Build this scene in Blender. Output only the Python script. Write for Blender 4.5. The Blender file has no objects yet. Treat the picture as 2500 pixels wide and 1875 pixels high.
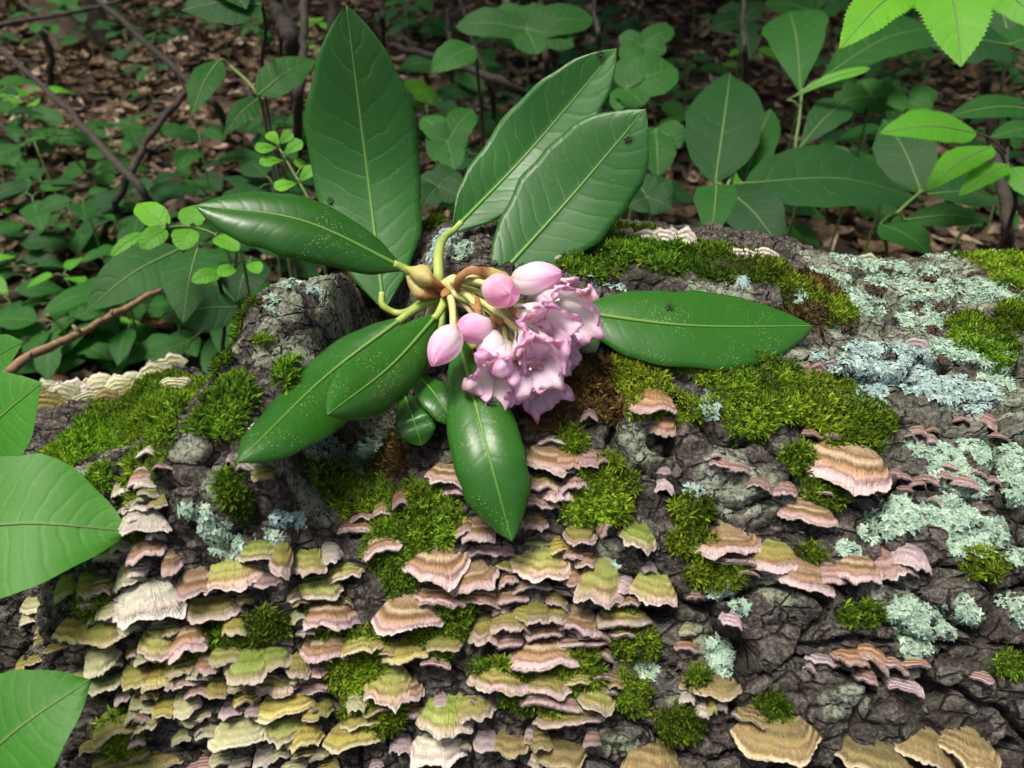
import bpy, math, random
import numpy as np
from mathutils import Vector, Matrix
from mathutils.bvhtree import BVHTree

random.seed(7); np.random.seed(7)
RNG = np.random.default_rng(7)
scene = bpy.context.scene
COL = scene.collection

# ------------------------------------------------------------------ camera
FPX, CX, CY = 1889.0, 1250.0, 937.5        # focal length and centre in photograph pixels
PITCH = math.radians(35.0)
CAM = Vector((0.0, -0.354, 0.6275))
FWD = Vector((0, math.cos(PITCH), -math.sin(PITCH)))
UPV = Vector((0, math.sin(PITCH), math.cos(PITCH)))
cd = bpy.data.cameras.new('camera'); cam = bpy.data.objects.new('camera', cd); COL.objects.link(cam)
cam.location = CAM; cam.rotation_euler = (math.pi/2 - PITCH, 0, 0)
cd.sensor_width = 36.0; cd.lens = 36.0*FPX/2500.0
cd.clip_start = 0.01; cd.clip_end = 200.0
cd.dof.use_dof = True; cd.dof.focus_distance = 0.365; cd.dof.aperture_fstop = 13.0
scene.camera = cam

# ------------------------------------------------------------------ sky, sun, exposure
SUN_EL, SUN_AZ = math.radians(74), math.radians(-115)      # azimuth from +Y towards +X
w = bpy.data.worlds.new('World'); scene.world = w; w.use_nodes = True
wn = w.node_tree.nodes; wl = w.node_tree.links; wn.clear()
sky = wn.new('ShaderNodeTexSky'); sky.sky_type = 'NISHITA'; sky.sun_disc = False
sky.sun_elevation = SUN_EL; sky.sun_rotation = SUN_AZ
sky.air_density = 0.7; sky.dust_density = 6.0; sky.ozone_density = 0.0
bg = wn.new('ShaderNodeBackground'); bg.inputs['Strength'].default_value = 0.052
wo = wn.new('ShaderNodeOutputWorld')
wl.new(sky.outputs[0], bg.inputs[0]); wl.new(bg.outputs[0], wo.inputs[0])
sl = bpy.data.lights.new('sun', 'SUN'); sun = bpy.data.objects.new('sun', sl); COL.objects.link(sun)
sl.energy = 1.5; sl.angle = math.radians(18); sl.color = (1.0, 0.96, 0.88)
sd = Vector((math.sin(SUN_AZ)*math.cos(SUN_EL), math.cos(SUN_AZ)*math.cos(SUN_EL), math.sin(SUN_EL)))
sun.rotation_euler = sd.to_track_quat('Z', 'Y').to_euler(); sun.location = (0, 0, 6)
scene.view_settings.view_transform = 'Standard'; scene.view_settings.look = 'None'
scene.view_settings.exposure = 1.6; scene.view_settings.gamma = 1.0
scene.view_settings.use_curve_mapping = False
scene.render.engine = 'CYCLES'
scene.cycles.max_bounces = 6; scene.cycles.diffuse_bounces = 3; scene.cycles.glossy_bounces = 2
scene.cycles.transmission_bounces = 3; scene.cycles.use_denoising = True
scene.cycles.caustics_reflective = False; scene.cycles.caustics_refractive = False

# ------------------------------------------------------------------ helpers
def ray(x, y):
    """unscaled direction with unit forward depth for a photograph pixel"""
    return FWD + Vector((1, 0, 0))*((x-CX)/FPX) + UPV*((CY-y)/FPX)
def at(x, y, d):
    return CAM + ray(x, y)*d
def proj(p):
    v = Vector(p) - CAM; d = v.dot(FWD)
    return CX + FPX*v.x/d, CY - FPX*v.dot(UPV)/d, d
def lerp(a, b, t): return a + (b-a)*t
def sstep(a, b, x):
    t = np.clip((np.asarray(x, float)-a)/(b-a), 0, 1); return t*t*(3-2*t)

def _hash(ix, iy, iz, seed=0):
    h = (ix.astype(np.int64)*374761393 + iy.astype(np.int64)*668265263 + iz.astype(np.int64)*2147483647 + seed*1274126177) & 0xffffffff
    h = ((h ^ (h >> 13))*1274126177) & 0xffffffff
    h = ((h ^ (h >> 16))*2246822519) & 0xffffffff
    h = h ^ (h >> 15)
    return (h & 0xffffff)/float(0x1000000)
def vnoise(p, seed=0):
    p = np.asarray(p, float); i = np.floor(p).astype(np.int64); f = p-i; f = f*f*f*(f*(f*6-15)+10)
    r = 0
    for dx in (0, 1):
        wx = f[:, 0] if dx else 1-f[:, 0]
        for dy in (0, 1):
            wy = f[:, 1] if dy else 1-f[:, 1]
            for dz in (0, 1):
                wz = f[:, 2] if dz else 1-f[:, 2]
                r = r + wx*wy*wz*_hash(i[:, 0]+dx, i[:, 1]+dy, i[:, 2]+dz, seed)
    return r*2-1
def fbm(p, o=4, seed=0, gain=0.5):
    r = 0; a = 1; s = 0; p = np.asarray(p, float)
    for k in range(o):
        r = r + a*vnoise(p, seed+k*17); s += a; a *= gain; p = p*2.03+11.7
    return r/s
def worley(p, seed=0, jit=1.0):
    p = np.asarray(p, float); i = np.floor(p).astype(np.int64)
    f1 = np.full(len(p), 9.0); f2 = np.full(len(p), 9.0); idv = np.zeros(len(p)); z = np.zeros(len(p), np.int64)
    for dx in (-1, 0, 1):
        for dy in (-1, 0, 1):
            cx = i[:, 0]+dx; cy = i[:, 1]+dy
            qx = cx+0.5+jit*(_hash(cx, cy, z, seed)-.5); qy = cy+0.5+jit*(_hash(cx, cy, z+1, seed)-.5)
            d = np.hypot(p[:, 0]-qx, p[:, 1]-qy); h = _hash(cx, cy, z+2, seed)
            m = d < f1
            f2 = np.where(m, f1, np.minimum(f2, d)); idv = np.where(m, h, idv); f1 = np.where(m, d, f1)
    return f1, f2, idv

def mesh_np(name, verts, faces, attrs=None, smooth=True):
    """faces: one array (n,3|4) or a list of such arrays. attrs: name -> per-vertex float or (n,3) colour"""
    verts = np.asarray(verts, np.float32)
    if not isinstance(faces, (list, tuple)): faces = [faces]
    faces = [np.asarray(f, np.int32) for f in faces if len(f)]
    me = bpy.data.meshes.new(name)
    loops = np.concatenate([f.ravel() for f in faces]); tot = np.concatenate([np.full(len(f), f.shape[1], np.int32) for f in faces])
    me.vertices.add(len(verts)); me.vertices.foreach_set('co', verts.ravel())
    me.loops.add(len(loops)); me.loops.foreach_set('vertex_index', loops)
    me.polygons.add(len(tot)); st = np.concatenate([[0], np.cumsum(tot)[:-1]]).astype(np.int32)
    me.polygons.foreach_set('loop_start', st); me.polygons.foreach_set('loop_total', tot)
    if smooth: me.polygons.foreach_set('use_smooth', np.ones(len(tot), bool))
    me.update(calc_edges=True)
    for k, v in (attrs or {}).items():
        v = np.asarray(v, np.float32)
        if v.ndim == 1:
            a = me.attributes.new(k, 'FLOAT', 'POINT'); a.data.foreach_set('value', v)
        else:
            a = me.attributes.new(k, 'FLOAT_COLOR', 'POINT')
            a.data.foreach_set('color', np.concatenate([v, np.ones((len(v), 1), np.float32)], 1).ravel())
    me.validate()
    return me
def obj(name, me, mat=None, parent=None):
    o = bpy.data.objects.new(name, me); COL.objects.link(o)
    if mat is not None:
        if not me.materials: me.materials.append(mat)
    if parent is not None: o.parent = parent
    return o
def tag(o, label=None, cat=None, group=None, kind=None):
    if label: o['label'] = label
    if cat: o['category'] = cat
    if group: o['group'] = group
    if kind: o['kind'] = kind
    return o
def empty(name, loc):
    o = bpy.data.objects.new(name, None); COL.objects.link(o); o.location = loc; o.empty_display_size = 0.02
    return o
def child(name, me, mat, root):
    """part whose mesh is written in world coordinates, hung under an empty at root.location"""
    o = obj(name, me, mat); o.parent = root
    top = root
    while top.parent is not None: top = top.parent
    if top.type == 'EMPTY' and root is top: o.location = -Vector(top.location)
    return o
def grid_faces(nu, nv, off=0, closed=False):
    i = np.arange(nu-1)[:, None]; j = np.arange(nv if closed else nv-1)[None, :]
    j2 = (j+1) % nv
    a = i*nv+j; b = i*nv+j2; c = (i+1)*nv+j2; d = (i+1)*nv+j
    return np.stack([a, b, c, d], -1).reshape(-1, 4)+off
def tube(pts, rads, n=8, caps=True):
    pts = np.array([list(p) for p in pts], float); m = len(pts)
    rads = np.broadcast_to(np.asarray(rads, float), (m,)) if np.ndim(rads) else np.full(m, rads)
    T = np.gradient(pts, axis=0); T /= np.linalg.norm(T, axis=1)[:, None]+1e-12
    ref = np.array([0, 0, 1.0]) if abs(T[0][2]) < .9 else np.array([1.0, 0, 0])
    V = []; nrm = np.cross(T[0], ref); nrm /= np.linalg.norm(nrm)
    for k in range(m):
        nrm = nrm - T[k]*nrm.dot(T[k]); nrm /= np.linalg.norm(nrm)+1e-12
        bn = np.cross(T[k], nrm)
        a = np.arange(n)*2*math.pi/n
        V.append(pts[k]+rads[k]*(np.cos(a)[:, None]*nrm+np.sin(a)[:, None]*bn))
    V = np.concatenate(V); F = [grid_faces(m, n, 0, True)]
    if caps:
        V = np.concatenate([V, pts[:1], pts[-1:]]); b0 = m*n; a = np.arange(n)
        F.append(np.concatenate([np.stack([np.full(n, b0), (a+1) % n, a], 1), np.stack([np.full(n, b0+1), (m-1)*n+a, (m-1)*n+(a+1) % n], 1)]))
    return V, F
def bez(ctrl, n):
    """smooth curve through the given points"""
    c = np.array([list(p) for p in ctrl], float); m = len(c)
    if m == 2: t = np.linspace(0, 1, n)[:, None]; return c[0]*(1-t)+c[1]*t
    e = np.concatenate([[2*c[0]-c[1]], c, [2*c[-1]-c[-2]]]); out = []
    for u in np.linspace(0, m-1-1e-6, n):
        k = int(u); t = u-k; p0, p1, p2, p3 = e[k:k+4]
        out.append(.5*((2*p1)+(-p0+p2)*t+(2*p0-5*p1+4*p2-p3)*t*t+(-p0+3*p1-3*p2+p3)*t**3))
    return np.array(out)
class Join:
    """collects pieces of one part"""
    def __init__(s): s.v = []; s.f3 = []; s.f4 = []; s.n = 0; s.a = {}
    def add(s, V, F, **attrs):
        if not isinstance(F, (list, tuple)): F = [F]
        for f in F:
            f = np.asarray(f)
            if len(f): (s.f3 if f.shape[1] == 3 else s.f4).append(f+s.n)
        s.v.append(np.asarray(V)); s.n += len(V)
        for k, v in attrs.items():
            v = np.asarray(v, float)
            if v.ndim == 0: v = np.full(len(V), float(v))
            elif v.ndim == 1 and len(v) == 3 and len(V) != 3: v = np.tile(v, (len(V), 1))
            s.a.setdefault(k, []).append(v)
    def mesh(s, name, smooth=True):
        F = [np.concatenate(x) for x in (s.f3, s.f4) if x]
        return mesh_np(name, np.concatenate(s.v), F, {k: np.concatenate(v) for k, v in s.a.items()}, smooth)

# ------------------------------------------------------------------ material helper
class M:
    def __init__(s, name):
        s.m = bpy.data.materials.new(name); s.m.use_nodes = True; s.t = s.m.node_tree; s.t.nodes.clear()
        s.out = s.t.nodes.new('ShaderNodeOutputMaterial')
    def n(s, typ, ins=None, out=0, **props):
        nd = s.t.nodes.new('ShaderNode'+typ)
        for k, v in props.items(): setattr(nd, k, v)
        for k, v in (ins or {}).items():
            sk = nd.inputs[k]
            if isinstance(v, bpy.types.NodeSocket): s.t.links.new(v, sk)
            elif isinstance(v, (tuple, list)) and sk.type == 'RGBA' and len(v) == 3: sk.default_value = (*v, 1)
            else: sk.default_value = v
        return nd.outputs[out]
    def attr(s, name, fac=True):
        nd = s.t.nodes.new('ShaderNodeAttribute'); nd.attribute_name = name
        return nd.outputs['Fac'] if fac else nd.outputs['Color']
    def math(s, op, a, b=0.0, c=0.0, clamp=False):
        return s.n('Math', {0: a, 1: b, 2: c}, operation=op, use_clamp=clamp)
    def ramp(s, fac, stops, interp='LINEAR'):
        nd = s.t.nodes.new('ShaderNodeValToRGB'); r = nd.color_ramp; r.interpolation = interp
        while len(r.elements) < len(stops): r.elements.new(0.5)
        for e, (p, c) in zip(r.elements, stops):
            e.position = p; e.color = (*c, 1) if len(c) == 3 else c
        s.t.links.new(fac, nd.inputs[0]); return nd.outputs[0]
    def mix(s, f, a, b, mode='MIX'):
        nd = s.t.nodes.new('ShaderNodeMix'); nd.data_type = 'RGBA'; nd.blend_type = mode; nd.clamp_factor = True
        for idx, v in ((0, f), (6, a), (7, b)):
            sk = nd.inputs[idx]
            if isinstance(v, bpy.types.NodeSocket): s.t.links.new(v, sk)
            elif isinstance(v, (tuple, list)): sk.default_value = (*v, 1)
            else: sk.default_value = v
        return nd.outputs[2]
    def noise(s, scale, detail=4, vec=None, rough=.55, dist=0.0, col=False):
        ins = {'Scale': scale, 'Detail': detail, 'Roughness': rough, 'Distortion': dist}
        if vec is not None: ins['Vector'] = vec
        return s.n('TexNoise', ins, 1 if col else 0)
    def obj_co(s): return s.n('TexCoord', out=3)
    def smooth(s, v, a, b): return s.n('MapRange', {0: v, 1: a, 2: b, 3: 0.0, 4: 1.0}, interpolation_type='SMOOTHSTEP')
    def bump(s, h, strength=.5, dist=.001, nrm=None):
        ins = {'Height': h, 'Strength': strength, 'Distance': dist}
        if nrm is not None: ins['Normal'] = nrm
        return s.n('Bump', ins)
    def finish(s, color, rough=.7, normal=None, spec=.5, translucent=0.0, tcol=None, sss=0.0, coat=0.0):
        p = s.t.nodes.new('ShaderNodeBsdfPrincipled')
        def setv(k, v):
            if isinstance(v, bpy.types.NodeSocket): s.t.links.new(v, p.inputs[k])
            elif isinstance(v, (tuple, list)): p.inputs[k].default_value = (*v, 1)
            else: p.inputs[k].default_value = v
        setv('Base Color', color); setv('Roughness', rough); setv('Specular IOR Level', spec)
        if coat: setv('Coat Weight', coat); setv('Coat Roughness', .25)
        if normal is not None: setv('Normal', normal)
        sh = p.outputs[0]
        if translucent > 0:
            ins = {'Color': tcol if tcol is not None else color}
            if normal is not None: ins['Normal'] = normal
            tr = s.n('BsdfTranslucent', ins)
            sh = s.n('MixShader', {0: translucent, 1: sh, 2: tr})
        s.t.links.new(sh, s.out.inputs[0]); return s.m
# ------------------------------------------------------------------ ground height
def ground_z(x, y):
    x = np.asarray(x, float); y = np.asarray(y, float)
    p = np.stack([x*.9, y*.9, 0*x], -1).reshape(-1, 3); q = p*4.1+5
    b = 0.05*vnoise(p, 3)+0.012*vnoise(q, 4)
    fade = np.clip(np.hypot(x, y)/1.5, 0, 1).ravel()
    return (b*fade).reshape(x.shape)+0.02*np.clip(y-1.5, 0, 4)

# ------------------------------------------------------------------ fallen log: a swept, uneven trunk along X
def log_radius(u, th):
    d = np.degrees(th); d = np.where(d < -90, d+360, d)
    back = 1-sstep(150, 240, d)
    R = 0.22+0.004*np.sin(u*9+1)+0.0*u
    top = sstep(50, 74, d)*back
    step = sstep(-0.040, -0.088, u+0.0004*(d-70))
    R = R+0.016*np.exp(-((u-0.0)/0.11)**2)*sstep(45, 70, d)*(1-step)
    R = R-0.010*sstep(.12, .22, u)*top+0.012*sstep(.25, .36, u)*top
    R = R-0.084*sstep(56, 80, d)*step*back*(1-.28*sstep(-.19, -.27, u))-0.050*np.exp(-((u+.060)/.015)**2)*np.exp(-((d-84)/20)**2)-0.006*back*sstep(-.15, -.4, u)*sstep(30, 60, d)
    # broken limb stub with the hollow beside it
    v = u+0.106
    s = np.exp(-(np.clip(np.where(v > 0, v-0.016, (-v-0.006)*0.26), 0, 1)/0.011)**2)*np.exp(-((d-82)/24)**2)
    R = R+0.100*s
    s2 = np.exp(-((u+0.165)/0.035)**2)*np.exp(-((d-50)/22)**2); R = R+0.014*s2
    # the end beyond the crease falls away
    R = R-0.030*sstep(-.172, -.215, u+0.0006*(d-40))-0.050*sstep(-.21, -.75, u)
    R = R-0.004*sstep(30, -10, d)
    return R
def log_axis(u):
    t = sstep(-.15, -.9, u)
    return 0.11*t, 0.22-0.035*t
def log_point(u, th, r):
    ay, az = log_axis(u)
    return np.stack([u, ay-r*np.cos(th), az+r*np.sin(th)], -1)
def mk_bvh(V, F): return BVHTree.FromPolygons([tuple(v) for v in V], [tuple(int(i) for i in f) for f in F])

uu = np.linspace(-.9, .9, 240); tt = np.radians(np.linspace(-60, 200, 160))
U, T = np.meshgrid(uu, tt, indexing='ij')
V0 = log_point(U.ravel(), T.ravel(), log_radius(U.ravel(), T.ravel()))
BV0 = mk_bvh(V0, grid_faces(240, 160))
def hit0(x, y):
    h = BV0.ray_cast(CAM, ray(x, y).normalized()); return h[0]
def uth(p):
    ay, az = log_axis(p[0]); return p[0], math.atan2(p[2]-az, ay-p[1])
def anchor(x, y):
    """(u, theta) of a photograph pixel on the log, walking down if the pixel misses"""
    for k in range(40):
        h = hit0(x, y+k*6)
        if h is not None: return (*uth(h), (h-CAM).dot(FWD))
    return None
# ------------------------------------------------------------------ growth patches, measured off the photograph
# (x, y, rx, ry) in photograph pixels -> turned into centres and radii on the log's own surface
MOSS = [(1500,600,90,45),(1600,610,120,45),(1720,640,120,45),(1850,665,110,38),(1930,705,70,22),(1420,650,60,30),(1460,560,60,18),
 (1880,940,240,62),(1640,1000,130,40),(2000,1000,180,50),(1560,920,80,60),(2110,985,70,30),(1700,890,140,36),(1830,1030,70,45),(1500,900,60,40),
 (1480,1190,85,80),(1420,1230,70,50),(1390,1090,50,40),(880,1200,90,60),(1050,1280,110,85),(960,1330,70,80),(920,1140,50,50),(1010,1240,80,60),
 (560,985,62,85),(610,700,22,60),(590,790,18,40),(640,835,24,14),(545,890,22,30),(700,905,26,36),(520,1040,60,30),(740,960,30,30),
 (300,1050,140,85),(430,965,90,55),(210,1110,90,70),(360,1110,70,55),(250,1170,50,50),(560,1190,45,60),(590,1240,30,40),
 (1110,1490,70,90),(1060,1560,60,60),(590,1560,90,40),(660,1520,60,40),(1560,1580,70,60),(1540,1690,60,70),(1520,1500,50,40),
 (1690,1250,50,40),(1690,1330,70,40),(1760,1400,80,35),(1970,1350,40,25),(2080,1080,75,45),(1950,1130,55,40),(2010,1210,70,40),
 (2440,665,70,45),(2400,830,80,60),(2480,790,50,50),(2400,1375,55,40),(1700,1650,45,35),(920,1740,80,60),(800,1500,60,60),(1230,1640,90,40),
 (1400,1650,80,60),(1300,1700,90,40),(300,1790,60,50),(480,1600,90,60),(240,1480,60,60),(860,1640,80,50),(1060,545,40,20),(1330,560,50,20),
 (980,1420,60,60),(900,1580,60,50),(2030,760,60,30),(1650,1760,60,50),(1880,1730,40,40),(2090,1500,50,25),(2450,1620,60,40)]
BROWNMOSS = [(1400,960,110,62),(1450,900,60,40),(965,1110,60,55),(1330,1040,60,40),(1480,990,50,40),(1320,900,70,50),(1990,700,60,28),(1960,770,70,25)]
LICHEN = [(850,1130,45,70,0),(895,1105,40,50,0),(800,1075,40,25,0),(905,1050,25,25,0),(760,1090,35,30,0),(740,1060,25,20,0),(880,1190,30,40,0),
 (2060,700,70,40,0),(2140,660,110,28,0),(2250,690,130,35,0),(2110,730,80,22,0),(2330,640,110,22,0),(2420,720,70,32,0),(2270,760,90,30,0),(1980,740,40,20,0),(2180,850,110,22,1),(2350,850,90,40,0),(2440,900,60,40,0),
 (2100,905,95,45,1),(2250,910,95,55,1),(2100,970,70,35,1),(2350,960,80,40,1),(2000,865,40,22,1),(1740,975,30,28,1),(1730,1010,38,30,1),(1710,905,55,32,0),(1480,690,40,20,1),
 (2290,1100,60,40,0),(2420,1100,80,50,0),(2340,1180,90,45,0),(2480,1180,40,60,0),(2200,1260,90,48,0),(2310,1250,90,50,0),(2400,1330,75,50,0),(2440,1290,50,45,0),(2140,1300,50,25,0),(2480,1330,25,60,0),
 (2210,1500,45,55,0),(2230,1560,48,65,0),(2300,1515,32,50,0),(2355,1490,25,45,0),(2400,1520,22,30,0),(2480,1480,30,50,0),(1760,1605,38,50,0),(1755,1435,32,28,0),(1800,1480,20,25,0),(1690,1215,42,38,1),(1920,1210,22,25,1),
 (1580,1640,30,18,0),(1490,1400,20,16,1),(1075,590,42,24,1),(1120,610,30,18,0),(700,690,26,22,0),(660,730,22,16,0),(720,670,20,14,0),(770,705,20,14,1),(620,1060,20,16,0),(490,1250,40,30,0),(520,1290,45,40,0),(700,1270,35,25,1),(560,1340,50,35,0),(650,1310,40,25,0),(310,1060,40,20,0),(2070,1340,40,25,0),(1800,690,26,12,1),(1640,600,26,10,1)]
CRUST = [(760,660,80,22),(700,740,60,40),(800,770,40,50),(650,790,40,30),(760,820,50,30),(2150,790,170,40),(2300,700,200,60),(2420,960,140,70),(2050,850,110,30),(1930,860,80,28),(2200,680,260,50),(1750,720,80,30),(640,850,30,32),(700,830,40,26),(570,850,30,30),
 (800,700,40,60),(690,680,50,40),(730,870,60,40),(460,1080,50,40),(620,1130,60,50),(1850,1210,70,55),(1760,1180,60,70),(1560,1090,60,60),(2060,1700,70,40),(1650,1700,45,25),
 (820,1230,60,60),(900,1010,60,50),(520,1180,50,50),(200,1160,60,40),(340,1000,60,30),(1900,1430,50,40),(2160,1440,60,60),(1480,1340,30,30),(1500,1820,70,30),(1710,1560,30,40),(1080,600,50,30),(2330,560,160,22),(2470,575,80,30)]

def patch(row):
    x, y, rx, ry = row[:4]; c = anchor(x, y)
    a = anchor(x, y-ry); b = anchor(x, y+ry)
    ru = rx*c[2]/FPX; rs = max(0.003, 0.21*abs(a[1]-b[1])/2); rs = min(rs, 3.5*ry*c[2]/FPX)
    return c[0], c[1], ru, rs
def mask_of(rows, u, th, nz, lo=-.25, hi=.25):
    m = np.full(len(u), -9.0)
    for r in rows:
        cu, ct, ru, rs = patch(r)
        sel = (np.abs(u-cu) < 2*ru) & (np.abs(th-ct) < 2*rs/.21+.02)
        if not sel.any(): continue
        q = 1-np.sqrt(((u[sel]-cu)/ru)**2+(0.21*(th[sel]-ct)/rs)**2)
        m[sel] = np.maximum(m[sel], q)
    return sstep(lo, hi, np.clip(m, -2, 1)+nz)

NU, NT = 860, 560
u1 = np.concatenate([np.linspace(-1.25, -.47, 40, endpoint=False), np.linspace(-.47, .40, NU-80, endpoint=False), np.linspace(.40, 1.3, 40)])
t1 = np.radians(np.concatenate([np.linspace(-215, -25, 44, endpoint=False), np.linspace(-25, 145, NT-44, endpoint=False)]))
U, T = np.meshgrid(u1, t1, indexing='ij'); u = U.ravel(); th = T.ravel()
R0 = log_radius(u, th); s = 0.21*th
P3 = log_point(u, th, R0)
wx = fbm(P3*26, 3, 1); wy = fbm(P3*26+7, 3, 2)
knob = sstep(0.06, -0.04, u+0.05*wx)                      # small knobbly bark on this side, long plates on the other
# long furrowed plates
a2 = np.stack([u*20+wx*.55, s*46+wy*.8+u*6], -1); f1, f2, idp = worley(a2, 5)
cr = sstep(.11, .0, f2-f1)
plate = -0.011*cr+0.005*(idp-.5)+0.0025*np.abs(vnoise(np.stack([u*9, s*70, 0*u], -1), 33))
a3 = np.stack([u*62+wx*.8, s*80+wy*.8], -1); g1, g2, idk = worley(a3, 9)
ck = sstep(.22, .0, g2-g1)
cells = -0.0048*ck+0.0044*(idk-.5)
a4 = np.stack([u*150+wx*1.6, s*190+wy*1.6], -1); h1, h2, idf = worley(a4, 19)
cf = sstep(.28, 0, h2-h1)
fine = -0.0017*cf+0.0016*(idf-.5)
ridge = 1-np.abs(vnoise(np.stack([u*22, s*150+wy*3.0, 0*u], -1), 31))
fbig = fbm(P3*14, 3, 41); ffine = fbm(P3*330, 3, 51)
disp = 0.006*fbig+0.0026*fbm(P3*140, 5, 43, .72)+knob*cells*(.55+.5*fbm(P3*30, 2, 44))+(1-knob)*(plate+0.30*cells)+fine*(.6+.4*knob)+0.0010*ffine+(1-knob)*0.0022*(ridge**3-.4)*sstep(90, 60, np.degrees(th))
stubm = np.exp(-((u+.12)/.06)**2)*sstep(35, 60, np.degrees(th))
disp = disp+stubm*0.006*fbm(P3*55, 4, 61)
nz1 = 0.62*fbm(P3*52, 5, 71, .62); nz2 = 0.7*fbm(P3*110, 4, 81); nz3 = .7*fbm(P3*60, 5, 91)
mossm = mask_of(MOSS, u, th, nz1, -.15, .22); brownm = mask_of(BROWNMOSS, u, th, nz1, -.1, .3)
crust = mask_of(CRUST, u, th, nz3, -.05, .12)
# the whole upper side near the far end is dusted with crust
crust = np.maximum(crust, .85*sstep(.12, .3, u)*sstep(52, 66, np.degrees(th))*sstep(-.25, .25, nz3+.1))
allm = np.clip(np.maximum(mossm, brownm), 0, 1)
disp = disp*(1-.5*allm)+0.0035*allm+0.0012*allm*fbm(P3*160, 2, 95)
Rr = R0+disp
PL = log_point(u, th, Rr)
GP = PL.reshape(NU, NT, 3)
gu = np.gradient(GP, axis=0); gt = np.gradient(GP, axis=1)
GN = np.cross(gt, gu); GN /= np.linalg.norm(GN, axis=2)[..., None]+1e-12
# outward check
cen = np.stack([U, *[np.broadcast_to(q, U.shape) for q in (log_axis(U)[0], log_axis(U)[1])]], -1)
if ((GP-cen)*GN).sum() < 0: GN = -GN
GM = {'moss': mossm.reshape(NU, NT), 'brown': brownm.reshape(NU, NT), 'crust': crust.reshape(NU, NT)}

def gsample(G, su, st):
    fu = np.interp(su, u1, np.arange(NU)); ft = np.interp(st, t1, np.arange(NT))
    i = np.clip(fu.astype(int), 0, NU-2); j = np.clip(ft.astype(int), 0, NT-2); a = fu-i; b = ft-j
    if G.ndim == 3: a = a[:, None]; b = b[:, None]
    return G[i, j]*(1-a)*(1-b)+G[i+1, j]*a*(1-b)+G[i, j+1]*(1-a)*b+G[i+1, j+1]*a*b

b = M('bark')
co = b.obj_co(); n1 = b.noise(38, 6, co, .62); n2 = b.noise(260, 5, co, .6); n3 = b.noise(900, 3, co)
n4 = b.noise(620, 5, co, .75); n5 = b.noise(110, 5, co, .7)
base = b.ramp(n1, [(.28, (.012, .010, .007)), (.46, (.038, .031, .024)), (.6, (.10, .085, .068)), (.75, (.21, .19, .16))])
base = b.mix(.5, base, b.ramp(n5, [(.32, (.012, .010, .007)), (.5, (.06, .051, .041)), (.66, (.25, .23, .195))]))
base = b.mix(.45, base, b.ramp(n4, [(.36, (.012, .010, .008)), (.5, (.07, .06, .05)), (.62, (.34, .32, .29))]))
vf = b.n('TexVoronoi', {'Vector': b.n('Mapping', {'Vector': co, 'Scale': (.55, 1.0, 1.0)}), 'Scale': 170.0, 'Randomness': 1.0}, 1)
vfv = b.n('SeparateColor', {0: vf}, 0)
base = b.mix(b.math('MULTIPLY', b.smooth(vfv, .55, .95), .55), base, b.ramp(n4, [(.35, (.05, .042, .034)), (.6, (.24, .22, .19)), (.8, (.40, .38, .34))]))
base = b.mix(b.math('MULTIPLY', b.smooth(vfv, .35, .0), .6), base, (.020, .016, .012))
ve = b.n('TexVoronoi', {'Vector': b.n('Mapping', {'Vector': co, 'Scale': (.6, 1.0, 1.0)}), 'Scale': 120.0}, 0, feature='DISTANCE_TO_EDGE')
crl = b.math('MULTIPLY', b.smooth(ve, .09, .0), b.smooth(n5, .40, .55)); base = b.mix(b.math('MULTIPLY', crl, .85), base, (.010, .008, .006))
crk = b.attr('crack')
base = b.mix(b.math('MULTIPLY', crk, .8), base, (.022, .017, .014))
cm = b.attr('crust'); nv = b.noise(480, 4, co, .7)
cmask = b.math('MULTIPLY', cm, b.smooth(nv, .36, .56))
ccol = b.ramp(b.noise(70, 3, co), [(.3, (.20, .23, .15)), (.5, (.29, .33, .23)), (.65, (.36, .38, .32)), (.8, (.28, .35, .27))])
base = b.mix(cmask, base, ccol)
mm = b.attr('moss'); base = b.mix(mm, base, b.ramp(n2, [(.3, (.016, .022, .006)), (.7, (.05, .075, .012))]))
bm = b.attr('brown'); base = b.mix(bm, base, b.ramp(n2, [(.3, (.035, .024, .008)), (.7, (.12, .085, .03))]))
hgt = b.math('ADD', b.math('MULTIPLY', n5, .8), b.math('ADD', b.math('MULTIPLY', n2, .5), b.math('SUBTRACT', b.math('ADD', b.math('MULTIPLY', n4, .5), b.math('MULTIPLY', vfv, .5)), b.math('MULTIPLY', crl, 1.2))))
MAT_BARK = b.finish(base, .82, b.bump(hgt, 1.0, .0030), spec=.25)

crackv = np.clip((1-knob)*cr*.9+knob*ck*.6+.45*cf*sstep(-.3, .3, wx), 0, 1)
fs = [grid_faces(NU, NT, 0, True)]
endc = np.array([[u1[0], log_axis(u1[0])[0], log_axis(u1[0])[1]], [u1[-1], log_axis(u1[-1])[0], log_axis(u1[-1])[1]]])
k = np.arange(NT); nv0 = NU*NT
fs.append(np.concatenate([np.stack([np.full(NT, nv0), (k+1) % NT, k], 1), np.stack([np.full(NT, nv0+1), (NU-1)*NT+k, (NU-1)*NT+(k+1) % NT], 1)]))
zz = np.zeros(2)
fs = [f[:, ::-1] for f in fs]
me = mesh_np('fallen_log', np.concatenate([PL, endc]), fs, {'crack': np.concatenate([crackv, zz]), 'crust': np.concatenate([crust, zz]), 'moss': np.concatenate([mossm, zz]), 'brown': np.concatenate([brownm, zz])})
LOG = obj('fallen_log', me, MAT_BARK)
tag(LOG, 'thick fallen log with cracked grey bark under fungi, moss and lichen', 'log')
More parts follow.
